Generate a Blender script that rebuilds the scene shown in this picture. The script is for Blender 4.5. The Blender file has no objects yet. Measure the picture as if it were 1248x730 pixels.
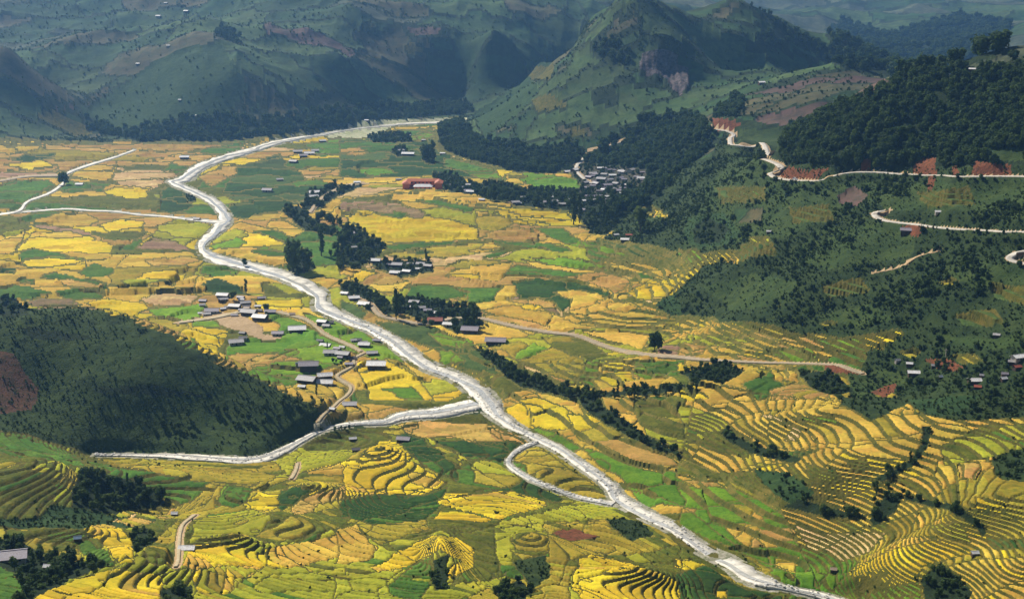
import bpy, bmesh, math, random
import numpy as np
from mathutils import Vector

# ------------------------------------------------------------------ camera, light, exposure
S = bpy.context.scene
COL = S.collection
CAM_H = 250.0
FPX = 1714.0                       # focal length in pixels of the 1248 px wide photograph
PITCH = math.atan(415.0 / FPX)
cam_d = bpy.data.cameras.new('camera')
cam_d.sensor_width = 36.0
cam_d.lens = FPX / 1248.0 * 36.0
cam_d.clip_start = 1.0
cam_d.clip_end = 20000.0
cam = bpy.data.objects.new('camera', cam_d)
COL.objects.link(cam)
cam.location = (0, 0, CAM_H)
cam.rotation_euler = (math.pi / 2 - PITCH, 0, 0)
S.camera = cam

SUN_EL = math.radians(42)
SUN_AZ = math.radians(-40)         # clockwise from +Y (the view direction): the sun stands behind the valley, slightly left
w = bpy.data.worlds.new('World')
S.world = w
w.use_nodes = True
nt = w.node_tree
bg = nt.nodes['Background']
sky = nt.nodes.new('ShaderNodeTexSky')
sky.sky_type = 'NISHITA'
sky.sun_disc = False
sky.sun_elevation = SUN_EL
sky.sun_rotation = SUN_AZ
sky.altitude = 900
nt.links.new(sky.outputs[0], bg.inputs[0])
bg.inputs[1].default_value = 0.05
sun_d = bpy.data.lights.new('sun', 'SUN')
sun_d.energy = 5.0
sun_d.angle = math.radians(0.6)
sun_d.color = (1.0, 0.93, 0.80)
sun = bpy.data.objects.new('sun', sun_d)
COL.objects.link(sun)
sdir = Vector((math.sin(SUN_AZ) * math.cos(SUN_EL), math.cos(SUN_AZ) * math.cos(SUN_EL), math.sin(SUN_EL)))
sun.rotation_euler = (-sdir).to_track_quat('-Z', 'Y').to_euler()
sun.location = (0, 0, 900)
S.view_settings.view_transform = 'Standard'
S.view_settings.look = 'None'
S.view_settings.gamma = 1.0
S.view_settings.exposure = 0.48
S.view_settings.use_curve_mapping = False
S.cycles.use_denoising = True
S.cycles.max_bounces = 5
S.cycles.diffuse_bounces = 2
S.cycles.glossy_bounces = 2
S.cycles.volume_bounces = 1
S.cycles.transparent_max_bounces = 4
S.render.use_persistent_data = False
HAZE_DENSITY = 7.5e-5

rnd = random.Random(7)
RNG = np.random.default_rng(11)

# ------------------------------------------------------------------ noise
def _hash(ix, iy, seed):
    h = (ix.astype(np.int64) * 374761393 + iy.astype(np.int64) * 668265263 + seed * 974634777) & 0xffffffff
    h = ((h ^ (h >> 13)) * 1274126177) & 0xffffffff
    h = ((h ^ (h >> 16)) * 2246822519) & 0xffffffff
    return ((h ^ (h >> 15)) & 0xffffff) / float(0x1000000)

def vnoise(x, y, seed=0):
    ix = np.floor(x); iy = np.floor(y)
    fx = x - ix; fy = y - iy
    fx = fx * fx * (3 - 2 * fx); fy = fy * fy * (3 - 2 * fy)
    ix = ix.astype(np.int64); iy = iy.astype(np.int64)
    a = _hash(ix, iy, seed); b = _hash(ix + 1, iy, seed)
    c = _hash(ix, iy + 1, seed); d = _hash(ix + 1, iy + 1, seed)
    return (a + (b - a) * fx) * (1 - fy) + (c + (d - c) * fx) * fy     # 0..1

def fbm(x, y, wl, octs=4, seed=0, ridged=False):
    r = 0.0; amp = 1.0; tot = 0.0
    for o in range(octs):
        n = vnoise(x / wl + 17.3 * o, y / wl - 9.1 * o, seed + o) * 2 - 1
        if ridged: n = 1 - 2 * np.abs(n)
        r = r + n * amp; tot += amp
        amp *= 0.5; wl *= 0.5
    return r / tot

def voronoi(x, y, size, seed, ax=1.0):
    """cell id of a jittered-grid voronoi"""
    gx = x / (size * ax); gy = y / size
    ix = np.floor(gx).astype(np.int64); iy = np.floor(gy).astype(np.int64)
    best = np.full(x.shape, 1e9); bid = np.zeros(x.shape, np.int64)
    for dx in (-1, 0, 1):
        for dy in (-1, 0, 1):
            jx = ix + dx; jy = iy + dy
            px = jx + _hash(jx, jy, seed); py = jy + _hash(jx, jy, seed + 5)
            d = (px - gx) ** 2 + (py - gy) ** 2
            m = d < best
            best = np.where(m, d, best)
            bid = np.where(m, (jx + 4096) * 8192 + (jy + 4096), bid)
    return bid

# ------------------------------------------------------------------ picture <-> place
ct, st_ = math.cos(PITCH), math.sin(PITCH)
def ray(px, py):
    px = np.asarray(px, float); py = np.asarray(py, float)
    u = (px - 624) / FPX; v = (365 - py) / FPX
    return u, ct + v * st_, -st_ + v * ct          # x, y, z of the direction

def project(x, y, z):
    d = y * ct - (z - CAM_H) * st_
    return 624 + FPX * x / d, 365 - FPX * (y * st_ + (z - CAM_H) * ct) / d

CP = []
def Z(z, *pts):
    for (px, py) in pts:
        dx, dy, dz = ray(px, py); s = (z - CAM_H) / dz
        CP.append((dx * s, dy * s, z))
def ZL(*pts):
    for (px, py, z) in pts: Z(z, (px, py))
def DL(*pts):                                       # pixel and distance -> height
    for (px, py, D) in pts:
        dx, dy, dz = ray(px, py); s = D / dy
        CP.append((dx * s, D, CAM_H + dz * s))
def WL(*pts):                                       # pixel column, distance, height
    for (px, D, z) in pts:
        CP.append(((px - 624) / FPX * D, D, z))

# river level
Z(0, (565, 147), (440, 155), (320, 178), (230, 215), (275, 268), (248, 298), (340, 333), (390, 358), (490, 422), (555, 457),
  (595, 488), (680, 545), (755, 605), (860, 668), (950, 710), (1010, 730), (128, 552), (200, 553), (310, 558), (385, 525), (490, 505), (620, 563), (690, 600))
# valley floor
ZL((0, 200, 2), (100, 190, 2), (0, 260, 2), (0, 300, 3), (100, 300, 3), (200, 310, 3), (300, 345, 2.5), (0, 355, 4), (150, 350, 4), (280, 400, 4),
   (430, 440, 3), (350, 440, 4), (420, 490, 2), (150, 240, 2), (330, 240, 3), (320, 290, 3), (400, 320, 3), (420, 200, 3),
   (560, 190, 3), (480, 180, 2), (430, 240, 9), (500, 235, 14), (600, 255, 15), (700, 290, 12), (500, 300, 8), (600, 330, 10), (640, 230, 8), (740, 225, 12),
   (700, 200, 8), (800, 330, 17), (650, 400, 6), (750, 380, 12), (850, 400, 13), (560, 380, 5), (460, 370, 3), (700, 245, 11),
   (880, 620, 3), (950, 690, 4), (830, 570, 4), (700, 500, 4), (750, 490, 9), (620, 440, 5), (800, 450, 11), (780, 530, 7))
# lower right terraces and the hillside above
ZL((900, 520, 14), (1000, 560, 20), (1100, 600, 22), (1000, 490, 24), (900, 460, 17), (1100, 650, 15), (1000, 640, 8), (1080, 715, 7), (1200, 700, 17), (1200, 600, 32),
   (1248, 650, 28), (1100, 530, 28), (1248, 720, 20))
ZL((1248, 560, 34), (1248, 500, 38), (1248, 450, 48), (1248, 400, 60), (1248, 350, 73), (1248, 310, 84), (1248, 280, 94), (1248, 215, 116),
   (1100, 470, 26), (1100, 430, 36), (1100, 380, 49), (1100, 300, 73), (1100, 262, 86), (1100, 210, 105),
   (950, 450, 17), (950, 400, 28), (950, 350, 42), (950, 300, 57), (950, 250, 75), (950, 215, 88),
   (850, 350, 23), (850, 300, 35), (850, 250, 48), (860, 215, 60), (890, 190, 71), (800, 260, 24), (780, 240, 16))
DL((1248, 75, 1015), (1170, 90, 1050), (1100, 100, 1090), (1040, 125, 1110), (990, 160, 1120), (945, 188, 1120))
WL((1400, 1030, 195), (1100, 1320, 70), (1248, 1300, 95), (1000, 1320, 60), (950, 1300, 62), (1450, 1300, 120))
ZL((1400, 215, 128), (1400, 400, 72), (1400, 560, 44), (1400, 700, 30))
# brown hill
DL((1030, 87, 1700), (960, 103, 1680), (1078, 101, 1660), (905, 128, 1640), (1000, 130, 1500))
ZL((890, 178, 74), (930, 150, 82), (870, 152, 78))
WL((1000, 2000, 62), (900, 1960, 70), (1100, 2000, 75))
# peak
DL((768, -6, 2000), (735, 22, 2030), (712, 45, 2060), (690, 85, 2060), (640, 110, 2060), (600, 138, 2080), (700, 150, 1800), (770, 100, 1850), (770, 50, 1920),
   (820, 95, 1870), (810, 60, 1900), (650, 170, 1790), (860, 105, 1850), (845, 28, 2080), (895, 3, 2140), (955, 38, 2140), (1010, 74, 2100), (900, 60, 2000), (925, 95, 1930))
ZL((538, 180, 2), (600, 205, 3), (650, 214, 5), (740, 188, 20), (800, 165, 42), (800, 205, 30), (845, 155, 62), (840, 205, 44))
WL((770, 2400, 70), (690, 2500, 40), (900, 2600, 70), (1000, 2500, 50), (640, 2400, 25))
# left mountains
def DLS(*pts): DL(*[(a, b, 2000 + (D - 2000) * .62) for (a, b, D) in pts])
Z(2.0, (540, 140.5), (580, 141), (600, 143), (470, 144))
Z(2.5, (100, 165), (200, 170), (300, 166), (400, 156), (500, 142), (0, 152))
DLS((260, 52, 2450), (260, 110, 2200), (180, 100, 2350), (130, 132, 2240), (350, 100, 2330), (420, 80, 2500), (100, 100, 2420), (0, 100, 2420), (0, 130, 2250),
   (0, 50, 2900), (150, 40, 2950), (300, 25, 2980), (500, 80, 2720), (440, 118, 2480), (450, 30, 2900), (600, 60, 2700), (655, 92, 2600), (560, 118, 2680), (620, 10, 3000), (685, 30, 3000),
   (0, 0, 3350), (200, -10, 3350), (400, -10, 3300))
WL((-150, 2200, 25), (-150, 2700, 160), (0, 3500, 340), (300, 3500, 360), (560, 3400, 330))
# distant hills
DL((740, 10, 4300), (880, -4, 4600), (1000, 0, 4500), (1248, 2, 4800), (1100, 40, 3600), (1200, 28, 3600), (1050, 80, 2900), (1200, 72, 2900), (1000, 40, 3500))
WL((624, 6500, 520), (1200, 6500, 500), (0, 6500, 640), (900, 6200, 420), (1500, 5000, 300), (1450, 3000, 130))
# wooded hill on the left
DL((0, 383, 790), (60, 377, 800), (130, 379, 800), (200, 403, 785), (260, 434, 770), (320, 470, 755), (380, 503, 742), (60, 470, 735), (150, 480, 728), (0, 495, 708),
   (250, 500, 728), (-150, 380, 790))
WL((0, 900, 5), (60, 905, 5), (130, 905, 4), (200, 880, 4), (260, 855, 3), (320, 825, 2.5), (-150, 900, 8))
# foreground slopes
ZL((0, 530, 19), (0, 570, 25), (100, 600, 21), (100, 560, 10), (200, 580, 11), (300, 590, 10), (50, 650, 31), (0, 700, 44), (130, 610, 15), (200, 635, 20), (130, 700, 38),
   (270, 675, 29), (270, 725, 37), (50, 728, 48), (350, 640, 20), (400, 600, 13), (400, 560, 4), (330, 575, 5), (450, 610, 9), (560, 560, 3), (600, 600, 6), (520, 625, 12),
   (600, 640, 14), (650, 615, 8), (700, 645, 11), (760, 650, 8), (550, 685, 24), (450, 660, 22), (400, 705, 31), (500, 725, 33), (620, 705, 26), (700, 700, 20), (760, 725, 21),
   (810, 700, 10), (880, 720, 6), (680, 570, 1.5), (0, 800, 57), (300, 800, 52), (600, 800, 46), (900, 800, 16), (1248, 800, 24), (1080, 770, 8), (-150, 560, 32), (-150, 700, 52))
WL((624, 300, 72), (200, 300, 86), (1248, 300, 45), (624, 120, 120), (0, 120, 130), (1248, 120, 100))
CP = np.array(CP)

# ------------------------------------------------------------------ terrain lattice (finer where it is near)
TC = np.concatenate([np.linspace(-0.56, -0.405, 44, endpoint=False), np.linspace(-0.405, 0.405, 1080), np.linspace(0.405, 0.56, 45)[1:]])
YR = np.concatenate([1 / np.linspace(1 / 120, 1 / 345, 24, endpoint=False), 1 / np.linspace(1 / 345, 1 / 2200, 790, endpoint=False), 1 / np.linspace(1 / 2200, 1 / 6600, 231)])
NR, NC = len(YR), len(TC)
Yg = np.repeat(YR[:, None], NC, 1)
Xg = Yg * TC[None, :]

def rbf_fit(pts):
    d = np.hypot(pts[:, None, 0] - pts[None, :, 0], pts[:, None, 1] - pts[None, :, 1])
    n = len(pts)
    A = np.zeros((n + 3, n + 3))
    A[:n, :n] = -np.sqrt(d * d + 15.0 ** 2)
    A[:n, :n] += np.eye(n) * -1.5
    A[:n, n] = 1; A[:n, n + 1] = pts[:, 0] / 1000; A[:n, n + 2] = pts[:, 1] / 1000
    A[n:, :n] = A[:n, n:].T
    b = np.zeros(n + 3); b[:n] = pts[:, 2]
    return np.linalg.lstsq(A, b, rcond=None)[0]
WT = rbf_fit(CP)
def rbf_eval(x, y):
    out = np.empty(x.shape); xf = x.ravel(); yf = y.ravel(); o = out.ravel()
    n = len(CP); ch = 16384
    cx = CP[:, 0].astype(np.float32); cy = CP[:, 1].astype(np.float32); wt = WT[:n].astype(np.float32)
    for i in range(0, len(xf), ch):
        X = xf[i:i + ch, None].astype(np.float32); Y = yf[i:i + ch, None].astype(np.float32)
        d = (X - cx) ** 2 + (Y - cy) ** 2
        d += 225.0
        np.sqrt(d, out=d)
        o[i:i + ch] = -(d @ wt) + WT[n] + WT[n + 1] * xf[i:i + ch] / 1000 + WT[n + 2] * yf[i:i + ch] / 1000
    return o.reshape(x.shape)

# evaluated on every second row and column, then filled in between
ri = np.unique(np.concatenate([np.arange(0, NR, 2), [NR - 1]])); ci = np.unique(np.concatenate([np.arange(0, NC, 2), [NC - 1]]))
Bc = rbf_eval(Xg[np.ix_(ri, ci)], Yg[np.ix_(ri, ci)])
tmp = np.empty((len(ri), NC))
for k in range(len(ri)): tmp[k] = np.interp(np.arange(NC), ci, Bc[k])
B = np.empty((NR, NC))
k0 = np.clip(np.searchsorted(ri, np.arange(NR), side='right') - 1, 0, len(ri) - 2)
fr = (np.arange(NR) - ri[k0]) / (ri[k0 + 1] - ri[k0])
B = tmp[k0] * (1 - fr[:, None]) + tmp[k0 + 1] * fr[:, None]
del tmp

def cell_of(x, y):
    t = x / y
    c = np.clip(np.searchsorted(TC, t) - 1, 0, NC - 2); r = np.clip(np.searchsorted(YR, y) - 1, 0, NR - 2)
    fc = np.clip((t - TC[c]) / (TC[c + 1] - TC[c]), 0, 1); f_r = np.clip((y - YR[r]) / (YR[r + 1] - YR[r]), 0, 1)
    return r, c, f_r, fc
def hs(G, x, y):
    x = np.asarray(x, float); y = np.asarray(y, float)
    r, c, a, b = cell_of(x, y)
    return (G[r, c] * (1 - b) + G[r, c + 1] * b) * (1 - a) + (G[r + 1, c] * (1 - b) + G[r + 1, c + 1] * b) * a
def unproject(px, py, G):
    """first point of the terrain met by the ray through each pixel"""
    px = np.atleast_1d(np.asarray(px, float)); py = np.atleast_1d(np.asarray(py, float))
    dx, dy, dz = ray(px, py)
    t = dx / dy
    c = np.clip(np.searchsorted(TC, t) - 1, 0, NC - 2); fc = np.clip((t - TC[c]) / (TC[c + 1] - TC[c]), 0, 1)
    out = np.zeros((len(px), 3))
    for k in range(len(px)):
        h = G[:, c[k]] * (1 - fc[k]) + G[:, c[k] + 1] * fc[k]
        zr = CAM_H + YR * dz[k] / dy[k]
        below = zr <= h
        j = int(np.argmax(below)) if below.any() else NR - 1
        j = max(j, 1)
        e0 = zr[j - 1] - h[j - 1]; e1 = zr[j] - h[j]
        f = 0.5 if e0 == e1 else min(max(e0 / (e0 - e1), 0), 1)
        Y = YR[j - 1] + (YR[j] - YR[j - 1]) * f
        out[k] = (t[k] * Y, Y, h[j - 1] + (h[j] - h[j - 1]) * f)
    return out

# swells of the terraced ground: pixel, radii in metres, height
WBX = fbm(Xg, Yg, 40, 2, 301) * 14; WBY = fbm(Xg, Yg, 40, 2, 311) * 14
def bump(px, py, rx, ry, hgt, rot=0):
    global B
    p = unproject(px, py, B)[0]
    ca, sa = math.cos(math.radians(rot)), math.sin(math.radians(rot))
    dx = Xg - p[0] + WBX; dy = Yg - p[1] + WBY
    u = (dx * ca + dy * sa) / rx; v = (-dx * sa + dy * ca) / ry
    B = B + hgt * np.exp(-(u * u + v * v))
for a in [(160, 705, 26, 18, 8, 10), (268, 668, 15, 13, 6, 0), (468, 560, 17, 17, 6, 0), (400, 600, 16, 12, 4, 0), (532, 668, 10, 22, 6.5, 15), (765, 700, 17, 13, 5, 0), (668, 662, 9, 9, 3, 0),
          (1090, 690, 26, 16, 5, 10), (1210, 705, 24, 16, 6, 0), (1190, 625, 22, 14, 4, 0), (960, 520, 30, 18, 4, 0), (1010, 575, 24, 14, 4, 10),
          (345, 640, 18, 12, 4, 0), (290, 610, 14, 10, 3, 0), (100, 655, 14, 12, 4, 0), (740, 450, 34, 22, 4, 0), (860, 410, 40, 20, 4, 20), (900, 330, 40, 25, 7, 0),
          (1030, 330, 50, 30, 8, 30), (1160, 360, 40, 25, 6, 0), (560, 250, 160, 110, 5, 0), (340, 590, 30, 10, -2.5, 0), (130, 612, 22, 12, -4, 0), (600, 700, 14, 22, -4, 0), (60, 690, 12, 14, -4, 0)]:
    bump(*a)

# roughness: flat in the valley, gullied on the hills
dY = np.gradient(B, axis=0) / np.gradient(Yg, axis=0)
slope = np.abs(dY)
hilly = np.clip((B - 22) / 60, 0, 1)
far = np.clip((Yg - 1500) / 900, 0, 1)
N1 = fbm(Xg, Yg, 330, 5, 3, True)
N2 = fbm(Xg, Yg, 60, 3, 21)
N3 = fbm(Xg, Yg, 150, 2, 31)
B = B + far * np.clip((B - 25) / 60, 0, 1) * N1 * 36 + (0.7 + 5.0 * hilly * (1 - 0.3 * far)) * N2 * np.clip(0.35 + slope * 3, 0, 1) + (1 - hilly) * N3 * 1.8
near = np.clip((B - 4) / 14, 0, 1) * (1 - np.clip((Yg - 760) / 200, 0, 1))
B = B + near * fbm(Xg, Yg, 95, 3, 331) * 4.0
hide = (1 - far) * np.clip((B - 30) / 60, 0, 1)
B = B + hide * (N1 * 5 + fbm(Xg, Yg, 110, 3, 341, True) * 7)

# ------------------------------------------------------------------ what the camera sees of the lattice
def visible(G):
    e = (G - CAM_H) / Yg
    m = np.maximum.accumulate(e, axis=0)
    return e >= m - 0.0006
VIS = visible(B)
rowi = np.where(VIS, np.arange(NR)[:, None], 0)
rowf = np.maximum.accumulate(rowi, axis=0)                      # hidden ground continues what lies in front of it
PX, PY = project(Xg, Yg, B)
wx = (fbm(Xg, Yg, 26, 4, 51)) * 10.0 * np.clip(800 / Yg, 0.3, 1.3)
wy = (fbm(Xg, Yg, 26, 4, 61)) * 4.5 * np.clip(800 / Yg, 0.3, 1.3)
cc = np.repeat(np.arange(NC)[None, :], NR, 0)
LX = np.clip(np.rint((PX + wx)[rowf, cc]), 0, 1247).astype(np.int32)
LY = np.clip(np.rint((PY + wy)[rowf, cc]), 0, 729).astype(np.int32)

# ------------------------------------------------------------------ land use, drawn as a map of fields
# name: (palette, cell size m, step m, field?, ground material, bank material)
CLS = {
 'S':  (None, 0, 0, 'scrub', 'scrub'), 'S2': (None, 0, 0, 'grass', 'scrub'), 'F': (None, 0, 0, 'forest_floor', 'forest_floor'), 'F2': (None, 0, 0, 'forest_floor', 'forest_floor'),
 'FF': (None, 0, 0, 'forest_floor', 'forest_floor'), 'B': (None, 0, 0, 'forest_floor', 'forest_floor'), 'LH': (None, 0, 0, 'hill_green', 'scrub'), 'LR': (None, 0, 0, 'hill_red', 'scrub'),
 'E':  (None, 0, 0, 'red_earth', 'red_earth'), 'H': (None, 0, 0, 'dirt', 'dirt'), 'R': (None, 0, 0, 'rock', 'rock'), 'BE': (None, 0, 0, 'beach', 'beach'), 'K': (None, 0, 0, 'dark_grass', 'dark_grass'), 'VI': (None, 0, 0, 'yard', 'yard'),
 'G':  ([('gold', 5), ('ochre', 1), ('yellow', 2), ('oldgold', 3), ('yellowgreen', 1)], 80, 1.5, 'bank', 'bank'),
 'Y':  ([('yellow', 8), ('gold', 2)], 110, 1.5, 'bank', 'bank'),
 'O':  ([('ochre', 6), ('tan', 1), ('oldgold', 3)], 80, 1.5, 'bank', 'bank'),
 'T':  ([('tan', 1)], 60, 1.5, 'bank', 'bank'),
 'P':  ([('pink', 5), ('brown', 2), ('ochre', 2)], 80, 1.5, 'bank', 'bank'),
 'N':  ([('green', 6), ('lime', 1)], 90, 1.5, 'bank', 'bank'),
 'D':  ([('deep', 5), ('green', 2)], 90, 1.5, 'bank', 'bank'),
 'D2': ([('meadow', 5), ('deep', 2), ('green', 1)], 80, 1.5, 'bank', 'bank'),
 'L':  ([('lime', 4), ('leaf', 4)], 90, 1.5, 'bank', 'bank'),
 'L2': ([('yellowgreen', 1)], 70, 1.5, 'bank', 'bank'),
 'YL': ([('yellowgreen', 1), ('yellow', 1)], 50, 1.5, 'bank', 'bank'),
 'V':  ([('olive', 4), ('oldgold', 2), ('green', 2), ('yellowgreen', 2)], 70, 1.5, 'bank', 'bank'),
 'OG': ([('oldgold', 5), ('olive', 2)], 80, 1.5, 'bank', 'bank'),
 'GT': ([('gold', 5), ('oldgold', 5), ('yellow', 1), ('olive', 2)], 75, 1.6, 'bank', 'bank'),
 'VG': ([('ochre', 3), ('gold', 5), ('tan', 1), ('pink', 1), ('green', 3), ('olive', 4), ('yellow', 2), ('yellowgreen', 2)], 58, 1.3, 'bank', 'bank'),
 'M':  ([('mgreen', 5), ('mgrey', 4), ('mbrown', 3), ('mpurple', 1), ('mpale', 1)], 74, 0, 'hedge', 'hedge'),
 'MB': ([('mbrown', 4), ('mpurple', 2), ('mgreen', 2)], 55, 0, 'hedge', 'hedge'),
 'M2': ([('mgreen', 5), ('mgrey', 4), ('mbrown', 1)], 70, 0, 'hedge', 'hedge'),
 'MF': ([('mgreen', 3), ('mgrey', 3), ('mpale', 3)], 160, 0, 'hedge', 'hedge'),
}
CN = list(CLS)
CI = {n: i for i, n in enumerate(CN)}
cmap = np.full((730, 1248), CI['S'], np.int32)
pmap = np.zeros((730, 1248), np.int32)
tmap = np.ones((730, 1248), np.float32)
POLY = []
def raster(pts):
    pts = np.array(pts, float)
    x0, y0 = np.floor(pts.min(0)).astype(int); x1, y1 = np.ceil(pts.max(0)).astype(int)
    x0 = max(x0, 0); y0 = max(y0, 0); x1 = min(x1, 1247); y1 = min(y1, 729)
    if x1 < x0 or y1 < y0: return None
    gx, gy = np.meshgrid(np.arange(x0, x1 + 1), np.arange(y0, y1 + 1))
    ins = np.zeros(gx.shape, bool)
    n = len(pts)
    for i in range(n):
        ax, ay = pts[i]; bx_, by_ = pts[(i + 1) % n]
        if ay == by_: continue
        c = ((ay > gy) != (by_ > gy)) & (gx < (bx_ - ax) * (gy - ay) / (by_ - ay) + ax)
        ins ^= c
    return (slice(y0, y1 + 1), slice(x0, x1 + 1)), ins
def paint(cls, pts, step=None):
    r = raster(pts)
    POLY.append(cls)
    if r is None: return
    sl, ins = r
    cmap[sl][ins] = CI[cls]; pmap[sl][ins] = len(POLY)
    if step is not None: tmap[sl][ins] = step
def sheet(ox, oy, text):
    """one field per line, traced in an enlargement (2.971 times) whose corner lies at ox, oy"""
    for ln in text.strip().splitlines():
        p = ln.split()
        if not p: continue
        cls = p[0]; st = None
        if '*' in cls: cls, st = cls.split('*'); st = float(st)
        pts = []
        for q in p[1:]:
            a, b = q.split(',')
            a = float(a); b = float(b)
            px = ox + a / 2.9714; py = oy + b / 2.9714
            if a >= 1248 and ox > 800: px = 1300
            if a <= 0 and ox == 0: px = -20
            pts.append((px, py))
        paint(cls, pts, st)

# broad zones first (pixels of the photograph)
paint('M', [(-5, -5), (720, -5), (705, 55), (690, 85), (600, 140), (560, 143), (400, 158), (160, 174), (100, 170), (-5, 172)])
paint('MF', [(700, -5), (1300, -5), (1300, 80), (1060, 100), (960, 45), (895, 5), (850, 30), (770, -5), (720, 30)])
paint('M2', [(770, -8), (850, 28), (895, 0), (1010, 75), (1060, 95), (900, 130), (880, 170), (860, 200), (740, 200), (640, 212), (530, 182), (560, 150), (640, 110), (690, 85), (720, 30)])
paint('VG', [(-5, 170), (160, 174), (400, 158), (560, 143), (540, 180), (640, 212), (700, 205), (690, 260), (830, 310), (910, 305), (800, 375), (900, 390), (1060, 420), (1050, 450), (900, 480), (600, 480), (390, 520), (380, 500), (200, 400), (130, 378), (-5, 380)])
paint('GT', [(600, 480), (850, 450), (1050, 455), (1110, 490), (1300, 480), (1300, 740), (1010, 735), (760, 612), (650, 545)], 1.0)
paint('V', [(-5, 522), (100, 550), (300, 562), (400, 530), (500, 510), (600, 500), (660, 545), (760, 612), (1010, 735), (-5, 735)], 1.0)
paint('S2', [(780, 270), (860, 205), (890, 180), (940, 200), (1000, 225), (1090, 225), (1248, 225), (1300, 225), (1300, 290), (1060, 250), (960, 290), (830, 310), (780, 280)])
paint('LH', [(-5, 383), (60, 376), (130, 378), (200, 400), (260, 430), (320, 465), (392, 500), (392, 520), (310, 552), (130, 550), (-5, 522)])
paint('S2', [(55, 425), (110, 405), (170, 415), (235, 450), (300, 490), (260, 500), (190, 470), (110, 460), (70, 470)])
paint('S2', [(215, 490), (250, 485), (300, 520), (290, 540), (240, 525)])
paint('S2', [(300, 505), (345, 495), (372, 508), (330, 530), (300, 528)])
paint('LR', [(-5, 430), (18, 432), (48, 475), (40, 500), (-5, 506)])

sheet(0, 0, '''
O 0,540 90,505 300,520 480,520 700,525 870,515 800,560 690,600 600,600 400,600 220,640 0,640
G 0,540 90,505 150,515 140,545 30,560
D 40,585 90,560 200,555 190,570 100,590
Y 10,600 150,580 210,600 120,615
P 0,620 160,625 220,610 200,640 0,650
N 20,660 170,650 200,665 100,728 0,728
G 250,640 300,600 410,600 420,620 380,660 300,650
T 400,650 420,620 600,610 660,640 540,690 440,680
Y 370,690 400,670 540,680 530,720 480,728 380,705
N 180,690 230,650 370,680 260,700
N 690,550 760,535 870,520 880,545 760,560
G 880,520 960,500 1060,490 1000,520 900,545
N 580,620 620,590 690,610 640,630
D2 870,600 1010,560 1060,620 1248,690 1100,728 850,728 800,700
O 1070,620 1120,605 1248,610 1240,650 1110,655
N 1100,520 1248,500 1248,560 1160,570
O 720,640 800,600 870,600 860,630 760,680
F2 300,430 420,455 500,470 640,430 830,425 1000,440 1248,395 1248,458 1060,483 830,513 500,513 300,470
OG 120,430 200,410 340,490 270,500
MB 300,370 420,290 440,310 320,390
MB 130,400 280,370 300,400 180,420
K 430,480 300,420 560,230 690,170 800,170 900,330 830,420 640,440 500,470
MB 890,380 960,370 970,410 850,420
F 780,130 800,95 860,130 860,160
''')
sheet(415, 0, '''
BE 0,470 130,440 460,430 440,445 330,450 200,460 90,500 0,500
D2 0,510 90,505 200,470 330,460 340,520 380,560 560,620 600,660 500,650 400,640 250,640 0,640
N 100,500 200,475 330,465 330,500 200,520
O 0,540 60,535 110,550 60,565 0,560
L 40,615 150,605 210,625 120,640
N 380,570 560,620 600,655 480,640 380,600
L 600,640 640,625 830,640 920,690 860,705 740,695 660,660
O 590,630 640,625 680,645 620,645
MB 930,150 1000,70 1060,40 1090,100 1000,150
MB 560,460 640,460 600,520 560,510
MB 760,455 900,452 930,500 800,490
MB 910,345 990,340 1000,380 920,380
MB 220,100 380,100 420,200 300,180
K 480,420 600,340 680,280 720,330 640,420 520,500
F 900,170 970,160 1060,190 1050,240 960,230
R 1085,270 1090,220 1130,185 1200,230 1248,260 1248,330 1200,350 1160,290 1120,290
F2 0,400 200,380 460,370 480,410 300,425 100,435 0,455
F2 350,520 360,460 430,440 500,510 720,550 800,520 880,540 880,600 760,630 620,620 400,560
F2 900,560 960,530 1100,430 1248,420 1248,728 1100,728 920,690 880,620
YL 225,175 260,165 290,190 250,205
YL 672,275 700,248 775,248 765,292 690,294
YL 680,372 750,352 820,390 720,414
YL 836,480 884,472 888,502 842,512
L2 70,95 110,85 130,105 90,115
B 90,500 130,485 250,490 260,515 120,520
B 180,545 220,530 260,560 200,570
B 290,540 330,530 350,590 310,600
B 330,625 420,640 480,670 560,660 680,690 730,680 900,700 1000,728 560,728 420,700 360,680
''')
sheet(828, 0, '''
F 400,470 500,410 640,370 840,270 950,270 1248,220 1248,600 1100,605 740,612 540,610 380,590 340,540
FF 530,130 600,80 760,130 1000,60 1200,90 1150,200 960,260 800,290 620,250
F 250,20 350,80 560,200 700,290 620,250 520,220 400,140
F 270,140 350,120 400,170 320,180
MB 230,350 380,300 570,255 640,260 780,295 640,370 500,420 400,470 200,440
S2 210,480 380,465 370,530 230,520
F 110,430 190,360 230,370 210,430
E 110,430 200,450 230,460 140,490
E 355,640 360,600 450,620 560,618 480,645
E 660,612 670,578 705,578 702,615
E 850,628 862,572 930,578 925,632
E 885,640 908,640 908,695 890,695
E 1055,630 1065,590 1200,600 1200,635
E 975,632 985,605 1000,605 1000,632
S2 1080,560 1160,545 1248,570 1248,600 1100,585
''')
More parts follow.
